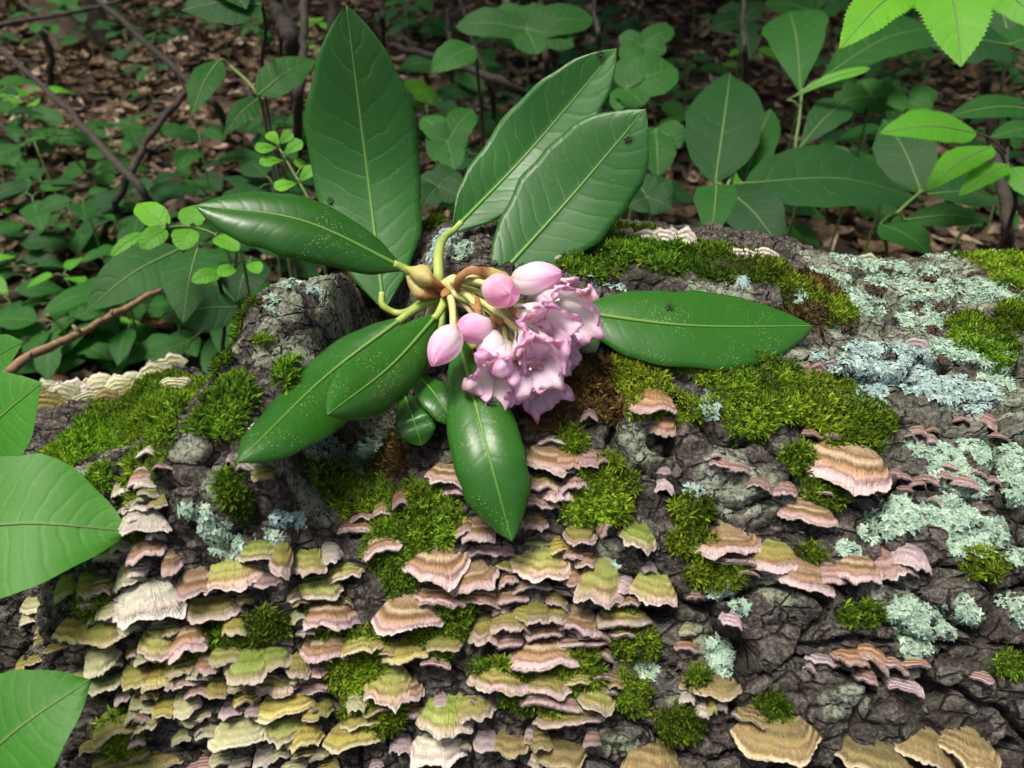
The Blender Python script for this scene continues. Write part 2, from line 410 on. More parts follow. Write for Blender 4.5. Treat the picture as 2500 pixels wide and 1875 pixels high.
# ray casting on the finished bark
_sel_u = np.where((u1 > -.55) & (u1 < .5))[0][::2]; _sel_t = np.where((t1 > -.5) & (t1 < 2.4))[0][::2]
_v = GP[np.ix_(_sel_u, _sel_t)].reshape(-1, 3)
BV = mk_bvh(_v, grid_faces(len(_sel_u), len(_sel_t)))
def hit(x, y, walk=True):
    for k in range(40 if walk else 1):
        h = BV.ray_cast(CAM, ray(x, y+k*5).normalized())
        if h[0] is not None: return h[0]
    return None
def logdepth(x, y):
    h = hit(x, y); return (h-CAM).dot(FWD) if h is not None else .45
def log_normal(p):
    """smooth outward direction of the trunk at a point"""
    uu_, tt_ = uth(p); e = 0.012
    q = [Vector(log_point(np.array([uu_+a]), np.array([tt_+b]), log_radius(np.array([uu_+a]), np.array([tt_+b])))[0]) for a, b in ((e, 0), (-e, 0), (0, e/.2), (0, -e/.2))]
    n = (q[0]-q[1]).cross(q[2]-q[3]).normalized()
    ay, az = log_axis(uu_)
    if n.dot(Vector((0, p[1]-ay, p[2]-az))) < 0: n = -n
    return n

# ------------------------------------------------------------------ moss: thousands of little leafy shoots
def scatter(n, mask, lo=.35, tmin=-15, tmax=124, umin=-.46, umax=.39):
    su = RNG.uniform(umin, umax, n); st = np.radians(RNG.uniform(tmin, tmax, n))
    keep = gsample(mask, su, st) > lo+RNG.uniform(0, .5, n)
    return su[keep], st[keep]
def frames(su, st):
    p = gsample(GP, su, st); nn = gsample(GN, su, st); nn /= np.linalg.norm(nn, axis=1)[:, None]
    a = RNG.uniform(0, 2*math.pi, len(p)); r = RNG.normal(size=p.shape)
    e = r-nn*(r*nn).sum(1)[:, None]; e /= np.linalg.norm(e, axis=1)[:, None]
    return p, nn, e, np.cross(nn, e)
def moss_mesh(name, su, st, size, cols):
    p, nn, e, f = frames(su, st); n = len(p); V = []; C = []
    L = size*RNG.uniform(.55, 1.5, n)*(1+.5*vnoise(p*60, 7))
    base = np.array(cols)[RNG.integers(0, len(cols), n)]*RNG.uniform(.6, 1.35, n)[:, None]
    pn = fbm(p*32, 3, 9)[:, None]; base = base*np.clip(1+1.0*pn, .35, 1.7)*np.array([1, 1, 1]); base[:, 0] *= 1+.35*fbm(p*20, 2, 12)
    B = 4
    for k in range(B):
        a = RNG.uniform(0, 2*math.pi, n); tilt = RNG.uniform(.35, 1.25, n)
        d = np.cos(a)[:, None]*e+np.sin(a)[:, None]*f; up = nn+np.array([0, 0, .25])
        dirv = np.cos(tilt)[:, None]*up+np.sin(tilt)[:, None]*d
        side = np.cross(dirv, nn); side /= np.linalg.norm(side, axis=1)[:, None]+1e-9
        l = (L*RNG.uniform(.6, 1.2, n))[:, None]; wd = l*.095
        o = p-nn*.0004
        mid = o+dirv*l*.55+nn*l*.06; tip = o+dirv*l-nn*l*.12
        V.append(np.stack([o, mid-side*wd, mid+side*wd, tip], 1)); C.append(np.stack([base*.85, base, base, base*1.2], 1))
    V = np.concatenate(V).reshape(-1, 3); C = np.concatenate(C).reshape(-1, 3)
    i = np.arange(n*B)*4
    return mesh_np(name, V, np.concatenate([np.stack([i, i+1, i+2], 1), np.stack([i+1, i+3, i+2], 1)]), {'col': np.clip(C, 0, 1)}, smooth=False)
m = M('moss_shoots'); mc = m.attr('col', False)
MAT_MOSS = m.finish(mc, .8, spec=.15, translucent=.35)
MG = [(.085, .15, .010), (.12, .21, .012), (.16, .27, .014), (.055, .10, .010), (.22, .31, .02)]
MB = [(.085, .058, .02), (.12, .08, .03), (.055, .038, .014), (.10, .085, .02)]
su, st = scatter(820000, GM['moss']*(1-.85*GM['brown']), .3)
o = obj('moss', moss_mesh('moss', su, st, .0029, MG), MAT_MOSS); tag(o, 'bright green moss growing in cushions over the bark', 'moss', kind='stuff')
su, st = scatter(520000, GM['brown'], .3)
o = obj('moss', moss_mesh('dry_moss', su, st, .0030, MB), MAT_MOSS); tag(o, 'dry brown moss around the flower head and leaves', 'moss', kind='stuff')

# ------------------------------------------------------------------ leafy lichen: small lobed flakes
def lichen_mesh(name, su, st, size, cols):
    p, nn, e, f = frames(su, st); n = len(p); K = 11
    L = size*RNG.uniform(.5, 1.4, n); base = np.array(cols)[RNG.integers(0, len(cols), n)]*RNG.uniform(.8, 1.15, n)[:, None]
    ti = RNG.normal(0, .17, (n, 2)); V = [p+nn*(RNG.uniform(.0001, .0009, n))[:, None]]; C = [base*.92]
    ph = RNG.uniform(0, 6.28, n); kk = RNG.choice([3, 4, 5], n)
    for q in range(K):
        a = q*2*math.pi/K
        r = L*(.62+.38*np.cos(kk*a+ph))*RNG.uniform(.75, 1.15, n)
        x = r*math.cos(a); y = r*math.sin(a); z = x*ti[:, 0]+y*ti[:, 1]+RNG.uniform(.0002, .0009, n)
        V.append(p+e*x[:, None]+f*y[:, None]+nn*z[:, None]); C.append(base*RNG.uniform(.95, 1.2, n)[:, None])
    V = np.stack(V, 1).reshape(-1, 3); C = np.stack(C, 1).reshape(-1, 3)
    i = (np.arange(n)*(K+1))[:, None]; q = np.arange(K)[None, :]
    F = np.stack([np.broadcast_to(i, (n, K)), i+1+q, i+1+(q+1) % K], -1).reshape(-1, 3)
    return mesh_np(name, V, F, {'col': np.clip(C, 0, 1)}, smooth=False)
m = M('lichen_lobes'); lc = m.attr('col', False); lco = m.obj_co()
lc = m.mix(m.smooth(m.noise(700, 3, lco), .5, .75), lc, (.38, .45, .38))
MAT_LICHEN = m.finish(lc, .9, spec=.1)
LG = [(.23, .34, .25), (.29, .41, .31), (.18, .29, .21), (.35, .44, .34)]
LB = [(.24, .35, .33), (.30, .41, .39), (.19, .30, .28), (.35, .44, .41)]
lich_where = {0: 'mint green', 1: 'pale blue green'}
for i, row in enumerate(LICHEN):
    cu, ct, ru, rs = patch(row); n = int(min(900, max(40, 3.0e6*ru*rs)))
    q = RNG.uniform(-1.25, 1.25, (n*3, 2)); su = cu+q[:, 0]*ru; st = ct+q[:, 1]*rs/.21
    pp = log_point(su, st, log_radius(su, st)); nz = .55*fbm(pp*95, 3, 7+i)
    k = (1-np.hypot(q[:, 0], q[:, 1])+nz > 0.12) & (RNG.uniform(0, 1, n*3) > gsample(GM['moss'], su, st)*.8); su = su[k][:n]; st = st[k][:n]
    if len(su) < 6: continue
    o = obj('lichen', lichen_mesh('lichen', su, st, .0021, LB if row[4] else LG), MAT_LICHEN)
    x, y = row[0], row[1]
    reg = ('on the broken limb stub' if x < 800 and y < 760 else 'on knobbly bark below the long glossy leaves' if x < 950 else 'on the log top behind the flower stems' if x < 1200
           else 'at the lower cracked bark' if y > 1400 else 'beside the mauve frilled fungi' if y > 1040 and x > 2000 else 'on the crusty upper side of the log' if x > 1900 else 'among the green moss cushions')
    c = lich_where[row[4]]
    tag(o, f'{c} lobed lichen rosette {reg}', 'lichen', f'{c} lichen rosettes {reg}')
    o['kind'] = 'stuff'
# ------------------------------------------------------------------ bracket fungi
def ftype(name, stops, ZONE=.55, rough=.75, green=None, edge=0.0):
    m = M(name); r = m.attr('rad'); an = m.attr('ang'); co = m.obj_co()
    nz = m.noise(160, 4, co, .6); nf = m.noise(700, 3, co, .6)
    rr = m.math('ADD', r, m.math('MULTIPLY', m.math('SUBTRACT', nz, .5), .16))
    col = m.ramp(rr, stops)
    # growth zones and radial fibres
    rz = m.math('ADD', r, m.math('MULTIPLY', m.math('SUBTRACT', m.noise(90, 3, co), .5), .22))
    zone = m.math('SINE', m.math('MULTIPLY', rz, m.math('ADD', 22.0, m.math('MULTIPLY', m.n('ObjectInfo', out=5), 16.0))))
    fib = m.noise(1.0, 3, m.n('CombineXYZ', {0: m.math('MULTIPLY', an, 26.0), 1: m.math('MULTIPLY', r, 3.0), 2: m.n('ObjectInfo', out=5)}), .6)
    col = m.mix(m.math('MULTIPLY', m.smooth(zone, .2, .98), m.math('MULTIPLY', m.smooth(r, .2, .45), ZONE)), col, (.15, .085, .04))
    col = m.mix(m.math('MULTIPLY', m.smooth(fib, .5, .78), .28), col, (.66, .60, .50))
    big = m.noise(75, 4, co, .7); col = m.mix(m.math('MULTIPLY', m.smooth(big, .52, .70), .25), col, (.20, .13, .07)); col = m.mix(m.math('MULTIPLY', m.math('MULTIPLY', m.smooth(big, .46, .34), m.smooth(r, .55, .2)), .7), col, (.70, .64, .56))
    col = m.mix(m.math('MULTIPLY', m.smooth(nf, .5, .8), .25), col, (.10, .07, .045))
    if green is not None:
        col = m.mix(m.math('MULTIPLY', m.smooth(m.noise(55, 3, co), .42, .62), green), col, (.24, .30, .05))
    rv = m.n('ObjectInfo', out=5)
    col = m.mix(1.0, col, m.n('CombineColor', {0: m.math('ADD', m.math('MULTIPLY', rv, .42), .86), 1: m.math('ADD', m.math('MULTIPLY', rv, .36), .88), 2: m.math('ADD', m.math('MULTIPLY', rv, .38), .86)}), 'MULTIPLY')
    rim = m.math('MULTIPLY', m.smooth(rr, .90, 1.02), .45); col = m.mix(rim, col, (.78, .68, .64))
    und = m.attr('under')
    col = m.mix(und, col, m.ramp(nf, [(.3, (.26, .16, .15)), (.7, (.45, .32, .31))]))
    h = m.math('ADD', m.math('MULTIPLY', zone, .25), m.math('ADD', m.math('MULTIPLY', fib, .8), m.math('MULTIPLY', nf, .6)))
    return m.finish(col, rough, m.bump(h, 1.0, .0016), spec=.2, translucent=.08)
W_ = (.68, .62, .50); PK = (.58, .40, .40); TN = (.43, .27, .14); BR = (.20, .11, .05); CR = (.56, .44, .28)
FM = {
 'A': ftype('fungus_pink_banded', [(0, W_), (.22, (.42, .33, .20)), (.42, (.33, .20, .11)), (.55, CR), (.64, BR), (.74, TN), (.88, PK), (1, (.62, .50, .48))]),
 'O': ftype('fungus_orange_tan', [(0, CR), (.3, (.50, .28, .12)), (.5, (.30, .16, .08)), (.65, (.52, .31, .16)), (.85, (.42, .25, .19)), (1, (.50, .35, .33))]),
 'B': ftype('fungus_green_cream', [(0, (.66, .64, .50)), (.3, (.40, .43, .14)), (.6, (.46, .44, .17)), (.74, (.40, .27, .13)), (.84, CR), (.93, PK), (1, (.70, .60, .57))], green=.5),
 'C': ftype('fungus_olive', [(0, (.30, .30, .14)), (.35, (.25, .23, .06)), (.7, (.35, .30, .09)), (.86, (.40, .29, .12)), (1, (.55, .47, .26))], green=.4),
 'R': ftype('fungus_olive_pink_rim', [(0, (.36, .36, .18)), (.35, (.28, .26, .07)), (.66, (.42, .30, .11)), (.76, BR), (.84, PK), (1, (.62, .47, .48))], green=.35),
 'D': ftype('fungus_pale_green', [(0, (.33, .34, .19)), (.3, (.40, .41, .22)), (.7, (.52, .52, .30)), (1, (.68, .67, .48))], ZONE=.22, green=.2),
 'W': ftype('fungus_whitish', [(0, (.40, .42, .24)), (.25, (.60, .60, .44)), (.6, (.74, .72, .60)), (.8, (.64, .54, .46)), (1, (.78, .74, .66))], ZONE=.22),
 'G': ftype('fungus_bright_green', [(0, (.30, .40, .12)), (.5, (.24, .36, .05)), (.8, (.42, .48, .16)), (.9, (.52, .40, .28)), (1, (.70, .63, .54))], green=.3),
 'Y': ftype('fungus_yellow_olive', [(0, (.27, .25, .07)), (.45, (.38, .34, .07)), (.8, (.50, .44, .10)), (1, (.66, .60, .28))]),
 'P': ftype('fungus_mauve', [(0, (.56, .42, .32)), (.35, (.40, .24, .20)), (.6, (.50, .33, .30)), (.8, (.42, .26, .25)), (1, (.58, .43, .44))]),
 'L': ftype('fungus_lilac', [(0, (.66, .58, .56)), (.4, (.52, .38, .44)), (.7, (.58, .46, .48)), (1, (.66, .52, .56))], ZONE=.22),
 'E': ftype('fungus_brown_zoned', [(0, (.20, .15, .08)), (.3, (.27, .20, .10)), (.5, (.17, .12, .06)), (.7, (.34, .26, .12)), (.85, (.24, .17, .08)), (1, (.55, .46, .22))], green=.15),
}
FDESC = {'A': 'pink rimmed brown banded', 'O': 'orange tan banded', 'B': 'cream and green banded', 'C': 'dull olive', 'R': 'olive pink rimmed', 'D': 'pale greenish cream',
         'W': 'whitish', 'G': 'bright algae green', 'Y': 'yellow olive ruffled', 'P': 'mauve brown', 'L': 'small lilac', 'E': 'large brown zoned'}
def fan_mesh(P, Q, width, up, rng, fan=1.2, lobes=5, thick=.0016, bulge=.16, na=30, nr=10):
    P = np.array(P); G = np.array(Q)-P; L = np.linalg.norm(G); g = G/L
    upv = np.array(up); l = np.cross(g, upv); l /= np.linalg.norm(l); nrm = np.cross(l, g)
    pm = fan
    a = np.linspace(-pm, pm, na); s0 = rng.uniform(0, 6.3, 6)
    ak = np.cumsum(rng.uniform(.5, 1.5, na)); ak = (ak-ak[0])/(ak[-1]-ak[0])*pm*2-pm      # lobes of unequal width
    lob = 1-.13*np.abs(np.sin(ak*lobes*.5+s0[0]))**.6+.06*np.sin(a*2.0+s0[1])+.03*np.sin(ak*lobes*1.9+s0[2])+rng.uniform(-.02, .02, na)
    lob = lob+.04
    wave = np.convolve(np.pad(rng.normal(0, 1, na), 3, mode='edge'), np.ones(7)/7*1.5, 'valid')*.7+np.sin(ak*2.2+s0[3])*.35
    r = np.linspace(0, 1, nr)[:, None]
    ra = L*np.cos(a)**.62; rb = width/2*np.sin(a)/math.sin(pm); LB_ = 1+(lob-1)[None, :]*r**2.5
    neck = .10*width*(1-r)**2*np.sign(a)[None, :]*np.abs(a/pm)[None, :]
    A = r*ra[None, :]*LB_; Bv = rb[None, :]*(r**.85)*LB_+neck
    dome = L*bulge*4*r*(1-r)
    side = -.26*L*(np.abs(Bv)/(width/2))**1.8
    Z = dome*np.cos(a*.5)[None, :]+side+.05*L*wave[None, :]*r**2+.008*L*np.sin(r*math.pi*9+s0[5]+.5*wave[None, :])*r
    Z = Z+rng.uniform(-.010, .010, Z.shape)*L
    Z[-1] -= .035*L; Z[-2] += .012*L
    top = P+A[..., None]*g+Bv[..., None]*l+Z[..., None]*nrm
    th = thick*np.clip(1.15-r**3, .35, 1)
    # underside drawn in a little from the rim
    bot = P+(A*np.where(r > .99, .975, 1))[..., None]*g+Bv[..., None]*l*np.where(r > .99, .985, 1)[..., None]+(Z-th)[..., None]*nrm
    V = np.concatenate([top.reshape(-1, 3), bot.reshape(-1, 3)])
    n = na*nr; F = [grid_faces(nr, na), grid_faces(nr, na, n)[:, ::-1]]
    i = np.arange(na-1); e = (nr-1)*na
    F.append(np.stack([e+i, e+i+1, n+e+i+1, n+e+i], 1)[:, ::-1])
    k = np.arange(nr-1)*na
    F.append(np.stack([k, k+na, n+k+na, n+k], 1)); F.append(np.stack([k+na-1, k+2*na-1, n+k+2*na-1, n+k+na-1], 1)[:, ::-1])
    rad = np.broadcast_to(r, (nr, na)).ravel(); ang = np.broadcast_to(a[None], (nr, na)).ravel()
    und = np.concatenate([np.zeros(n), np.ones(n)])
    return V, [np.concatenate(F)], dict(rad=np.concatenate([rad, rad]), ang=np.concatenate([ang, ang]), under=und)

S0 = .3858
TILES = {'e': (800, 1235), 'd': (0, 1235), 'l': (0, 600), 'm': (800, 600), 'r': (1650, 600), 'f': (1650, 1235), 'c': (1650, 0), 'b': (800, 0)}
FUNGI = '''
e 200 30 190 155 290 A|e 330 140 370 285 300 A|e 430 135 540 110 120 R|e 100 295 110 450 260 B|e 20 215 20 350 170 W|e 690 195 660 460 380 A|e 880 330 950 515 330 A|e 720 500 700 610 330 A
e 980 500 960 620 210 O|e 1150 515 1150 610 210 A|e 1360 225 1350 440 390 B|e 1130 395 1150 490 130 A|e 1280 450 1300 520 240 A|e 1150 285 1110 380 170 C|e 1590 95 1610 235 190 R|e 1560 215 1560 325 150 A
e 1630 265 1640 375 140 A|e 1690 115 1790 130 90 P|e 1550 375 1550 490 160 O|e 1480 480 1480 540 160 L|e 1460 175 1470 285 110 Y|e 1760 325 1690 625 280 B|e 1850 530 1900 620 190 O|e 2000 75 1950 250 210 G
e 2040 330 2040 410 105 L|e 2080 395 2060 595 280 B|e 1900 440 1850 540 130 L|e 520 530 480 800 385 A|e 210 775 210 910 285 C|e 470 825 480 985 300 Y|e 380 825 370 930 140 C|e 720 805 720 905 230 C
e 680 935 670 1005 170 P|e 1000 695 990 870 180 R|e 1150 645 1140 790 235 R|e 1240 615 1240 725 160 C|e 1330 565 1340 730 180 R|e 1360 725 1370 830 230 A|e 1600 615 1570 790 270 A|e 1470 595 1450 730 160 R
e 1870 635 1880 745 310 R|e 1660 740 1650 815 260 P|e 1600 785 1610 875 310 P|e 1870 765 1880 820 160 R|e 1150 815 1150 880 180 P|e 1380 835 1380 1010 420 A|e 1100 975 1080 1190 350 R|e 1380 1025 1390 1195 290 R
e 1410 1175 1400 1270 330 P|e 1500 1255 1530 1395 380 R|e 1720 1115 1700 1280 235 B|e 1740 1015 1740 1095 180 P|e 1840 1025 1830 1135 90 E|e 1590 1025 1590 1120 180 C|e 390 1005 330 1245 300 B|e 490 1105 520 1225 160 A
e 170 1155 170 1285 150 D|e 210 1285 210 1400 235 Y|e 310 1235 320 1300 190 C|e 150 1375 160 1535 340 Y|e 760 1195 720 1435 350 G|e 880 1185 960 1360 250 B|e 700 1185 720 1260 115 L|e 690 1445 690 1655 320 W
e 860 1475 860 1535 85 D|e 450 1445 460 1565 130 L|e 1000 1405 1000 1535 150 L|e 1150 1405 1150 1570 200 E|e 1330 1395 1340 1530 165 E|e 1490 1475 1480 1650 310 E|e 1680 1435 1680 1520 95 P|e 2080 1495 2080 1720 340 E
e 1320 1575 1310 1669 85 W|e 300 1600 300 1669 85 L|e 950 55 960 200 230 A|e 880 65 870 170 110 A|e 1020 205 1010 300 285 P|e 1320 30 1310 140 150 A|e 1260 75 1270 135 95 L|e 1290 1410 1280 1480 70 L
d 870 15 850 160 290 W|d 950 125 950 210 110 W|d 880 195 900 335 235 A|d 700 235 660 335 185 A|d 1060 265 1060 420 125 A|d 790 325 790 510 160 D|d 900 475 890 735 410 W|d 730 525 730 610 95 L
d 1230 395 1220 575 245 A|d 1440 295 1440 515 345 B|d 1640 420 1620 505 240 P|d 1330 565 1330 705 355 R|d 1530 555 1540 620 110 C|d 1630 215 1630 345 225 G|d 1800 185 1790 425 140 R|d 1960 245 1950 415 240 B
d 1990 445 2000 575 325 G|d 2080 585 2060 770 330 A|d 2020 785 2000 970 195 A|d 2110 815 2100 970 185 A|d 200 555 190 680 215 D|d 380 425 380 570 175 C|d 510 405 510 570 110 C|d 620 435 600 555 165 A
d 520 555 520 640 115 D|d 680 605 680 700 175 D|d 430 675 400 850 235 Y|d 260 775 260 860 175 Y|d 310 855 310 920 155 Y|d 620 695 610 875 285 C|d 760 695 760 820 185 D|d 610 895 610 1055 205 D
d 650 1045 660 1165 215 D|d 1000 755 960 945 235 B|d 1170 755 1170 940 240 A|d 1080 885 1090 965 130 L|d 900 875 900 1000 165 D|d 840 995 840 1135 175 C|d 960 1005 960 1145 235 Y|d 1150 955 1150 1065 215 B
d 1290 925 1280 1065 125 A|d 1430 905 1420 1005 225 B|d 1560 895 1540 1110 265 G|d 1720 905 1730 1030 175 G|d 1730 1035 1730 1195 260 R|d 1530 1045 1520 1175 220 B|d 1880 925 1870 1075 155 R|d 2000 965 2000 1075 230 P
d 1990 1075 1990 1175 155 P|d 1140 1055 1150 1150 205 A|d 1250 1105 1240 1205 165 A|d 1350 1075 1350 1215 125 C|d 1540 1175 1540 1255 165 Y|d 1470 1225 1450 1325 155 L|d 1590 1265 1590 1335 115 L|d 1800 1175 1800 1330 335 Y
d 1960 1235 1960 1350 110 Y|d 2050 1215 2050 1325 95 C|d 1780 1325 1780 1490 205 G|d 1920 1365 1920 1525 225 Y|d 1500 1345 1490 1540 315 D|d 1290 1365 1290 1465 155 D|d 1150 1175 1170 1315 165 D|d 1250 1265 1250 1365 155 D
d 1190 1285 1180 1385 145 D|d 1140 1385 1140 1495 135 D|d 930 1145 930 1215 125 C|d 860 1195 860 1295 115 D|d 1030 1185 1020 1325 175 Y|d 810 1285 820 1355 105 D|d 900 1305 900 1415 165 G|d 700 1315 700 1455 245 C
d 400 1035 400 1125 195 D|d 740 1155 750 1245 85 L|d 930 1555 920 1675 405 C|d 1250 1595 1250 1675 225 P|d 1500 1585 1500 1675 135 W|d 1660 1495 1650 1655 125 W|d 1760 1515 1765 1605 155 D|d 100 1045 110 1145 185 C
d 190 925 190 995 155 C|d 1900 1510 1910 1580 140 Y|d 2010 1530 2010 1600 120 D|d 560 1480 560 1560 150 C|d 1390 1560 1390 1640 140 D|d 1850 1600 1850 1680 160 D|d 2060 1610 2060 1690 140 C|d 620 1590 640 1680 160 C
l 1235 655 1175 765 165 W|l 1190 785 1160 905 115 W|l 1290 575 1280 640 75 D|l 1240 955 1230 1100 145 B|l 1130 1075 1055 1175 155 A|l 985 1225 900 1310 175 W|l 1015 1315 980 1395 105 A|l 885 1375 850 1490 155 A
l 770 1425 740 1570 150 D|l 560 1515 540 1570 75 L|l 600 1530 595 1560 55 L|l 500 955 470 1045 195 W|l 730 895 715 965 155 D|l 890 790 880 745 150 D|l 1000 785 1000 735 120 D|l 770 845 760 800 160 D
l 560 905 550 860 170 D|l 350 915 340 870 170 D|l 180 930 170 880 170 C|l 620 955 600 925 150 D|l 290 1030 270 1000 130 D|l 265 1125 255 1235 115 D|l 190 1295 160 1475 175 D|l 1450 1305 1440 1360 65 L
l 1540 1375 1520 1405 105 L|l 1690 1375 1690 1460 145 C|l 855 1555 840 1665 195 W|l 900 1495 890 1570 120 G|l 450 900 440 860 130 C|l 680 870 670 830 120 D|l 830 870 820 840 110 D|l 1080 770 1070 735 90 D|l 60 960 50 900 130 C
m 2080 830 2050 1010 310 O|m 2130 1035 2115 1180 175 O|m 1670 945 1660 1080 115 P|m 800 1345 740 1485 300 A|m 820 1480 810 1560 195 P|m 1420 1195 1400 1420 300 A|m 1500 1235 1500 1400 230 O|m 1650 1235 1645 1380 180 P
m 1350 1395 1370 1515 230 R|m 1450 1435 1450 1595 290 P|m 1570 1395 1580 1515 190 P|m 1350 1535 1330 1645 240 P|m 1440 1165 1440 1240 180 W|m 445 1485 440 1615 125 O|m 330 1585 340 1680 140 R|m 230 1595 220 1710 155 A|m 150 1555 150 1585 65 L
m 2150 1395 2140 1550 135 L|m 1740 1290 1750 1350 80 O
r 1530 650 1530 580 140 L|r 595 865 585 795 105 P|r 660 840 655 780 65 L|r 765 830 755 730 115 P|r 835 855 830 740 95 P|r 925 840 915 735 105 P|r 990 780 985 715 85 L|r 1080 810 1080 730 95 P
r 1175 840 1170 755 125 P|r 580 805 572 757 75 L|r 900 880 905 830 110 O|r 1040 840 1045 790 100 O|r 1700 1045 1690 1095 145 P|r 1830 1045 1830 1095 105 P|r 1980 1020 1960 1125 160 P|r 2080 1145 2070 1205 125 P|r 2170 1035 2170 1100 125 P|r 1560 1105 1560 1185 125 P
r 1500 1145 1500 1195 85 P|r 1620 1165 1630 1235 115 P|r 1110 1230 1090 1490 540 A|r 1180 1470 1170 1520 240 L|r 1000 1145 1010 1195 135 P|r 870 1125 870 1185 105 O|r 270 1250 270 1315 75 L|r 280 1315 290 1380 145 P|r 400 1325 400 1420 175 P
r 560 1425 550 1525 155 P|r 700 1475 700 1575 165 P|r 1470 1395 1460 1465 135 P|r 1550 1425 1560 1505 105 P|r 1620 1425 1620 1485 125 P|r 1760 1335 1750 1390 165 P|r 1700 1395 1710 1460 125 P|r 1850 1425 1840 1500 185 P|r 2010 1435 2020 1485 125 P|r 1480 1485 1480 1540 95 P
r 1650 1555 1650 1605 95 P|r 970 1515 970 1555 95 L|r 1090 1525 1090 1565 95 L|r 1780 1030 1780 1060 110 O|r 1420 1380 1400 1440 90 P|r 1930 1380 1935 1430 120 P|r 1640 1110 1650 1160 90 O|r 1740 1110 1750 1160 100 O
f 850 -45 840 95 335 A|f 300 85 320 300 455 A|f 350 285 360 345 390 P|f 600 195 640 405 340 R|f 780 325 770 505 405 A|f 940 345 1000 490 260 P|f 1130 275 1190 460 300 A|f 1280 235 1460 430 260 P
f 1500 235 1530 385 235 L|f 130 515 130 580 105 P|f 360 645 360 740 135 L|f 80 735 85 810 95 D|f 70 845 70 900 145 O|f 210 1035 220 1210 355 E|f 90 1130 90 1230 110 W|f 180 1190 175 1310 110 W|f 300 1190 300 1280 100 W|f 240 1200 240 1300 70 Y|f 520 1275 510 1390 210 E|f 440 1290 410 1350 90 W|f 650 1320 700 1620 490 E
f 1250 1485 1250 1680 450 E|f 1600 1400 1560 1620 380 E|f 1850 1385 1860 1620 420 E|f 1900 1575 1880 1690 400 E|f 1100 885 1130 990 205 O|f 1240 870 1240 990 230 O|f 1380 935 1380 1020 210 P|f 1520 945 1545 1010 185 O|f 1220 1035 1220 1110 135 P|f 1460 1075 1470 1165 210 L
f 950 925 940 990 175 L|f 860 1000 860 1035 95 L|f 1960 1025 1960 1100 145 P|f 450 380 460 420 150 P|f 900 500 900 560 150 P
c 60 1560 55 1445 170 W|c 440 1645 420 1560 170 W|c 560 1650 570 1555 170 W|c 1220 1650 1220 1605 130 D|c 20 1540 -20 1440 130 D
b 1900 1520 1890 1440 140 D|b 2020 1530 2020 1440 150 W|b 2130 1540 2130 1430 150 W
'''
def region_of(x, y):
    if y < 650 and x > 1300: return 'standing along the far edge of the log'
    if x < 500 and y < 1010 and x < 440 and y > 860: return 'crowding the top of the low log end'
    if x < 560 and y < 1240: return 'along the crease below the knobby stub'
    if x < 480: return 'on the dim flank beside the broad foreground leaves'
    if x < 830: return 'in crowded tiers below the knobbly bark'
    if x > 1600 and y < 920: return 'rooted in the pale crusty lichen'
    if x > 1600 and y < 1235: return 'beside the thick green moss cushions'
    if x > 1600 and y < 1470: return 'on the ledge above the wide bark crack'
    if x > 1600: return 'on the lower cracked bark plates'
    if y < 1130: return 'next to the fallen flower head'
    if y < 1330: return 'around the tip of the drooping leaf'
    if y < 1560: return 'in the dense shelf under the drooping leaf tip'
    return 'low on the log under the dense shelf'
# more small brackets crowding the shaded flank
rf = np.random.default_rng(5)
for k in range(52):
    x = rf.uniform(40, 830); y = rf.uniform(1420, 1850)
    if x < 420 and y < 1400: continue
    w0 = rf.uniform(60, 150); FUNGI += f"\nd {x/S0:.0f} {(y-1235)/S0:.0f} {x/S0+rf.normal(0,12):.0f} {(y-1235)/S0+w0*rf.uniform(.5,.75):.0f} {w0:.0f} {'CDDYDCYBARL'[rf.integers(0,11)]}"
for k in range(12):
    x = rf.uniform(840, 1500); y = rf.uniform(1430, 1840)
    w0 = rf.uniform(60, 150); FUNGI += f"\nd {x/S0:.0f} {(y-1235)/S0:.0f} {x/S0+rf.normal(0,12):.0f} {(y-1235)/S0+w0*rf.uniform(.5,.7):.0f} {w0:.0f} {'PRRALC'[rf.integers(0,6)]}"
for k in range(26):
    x = rf.uniform(0, 440); y = 975-.14*x+rf.uniform(-25, 40)
    w0 = rf.uniform(120, 210); FUNGI += f"\nl {x/S0:.0f} {(y-600)/S0:.0f} {x/S0:.0f} {(y-600)/S0-w0*.55:.0f} {w0:.0f} {'DDCWD'[rf.integers(0,5)]}"
for k in range(34):      # pale strip down the crease
    t_ = rf.uniform(0, 1); x = np.interp(t_, [0, .25, .5, .75, 1], [455, 400, 345, 310, 330])+rf.normal(0, 22); y = 890+560*t_
    w0 = rf.uniform(95, 190); FUNGI += f"\nd {x/S0:.0f} {(y-1235)/S0:.0f} {x/S0-w0*.15:.0f} {(y-1235)/S0+w0*rf.uniform(.55,.8):.0f} {w0:.0f} {'WWAWDWB'[rf.integers(0,7)]}"
ITEMS = [i.split() for i in FUNGI.replace('\n', '|').split('|') if i.strip()]
ITEMS.sort(key=lambda i: -float(i[5])*abs(float(i[4])-float(i[2])+20))
REST = Join(); REST_MAT = []; FKEYS = list(FM)
FUNGI_W = 0
nf = 0
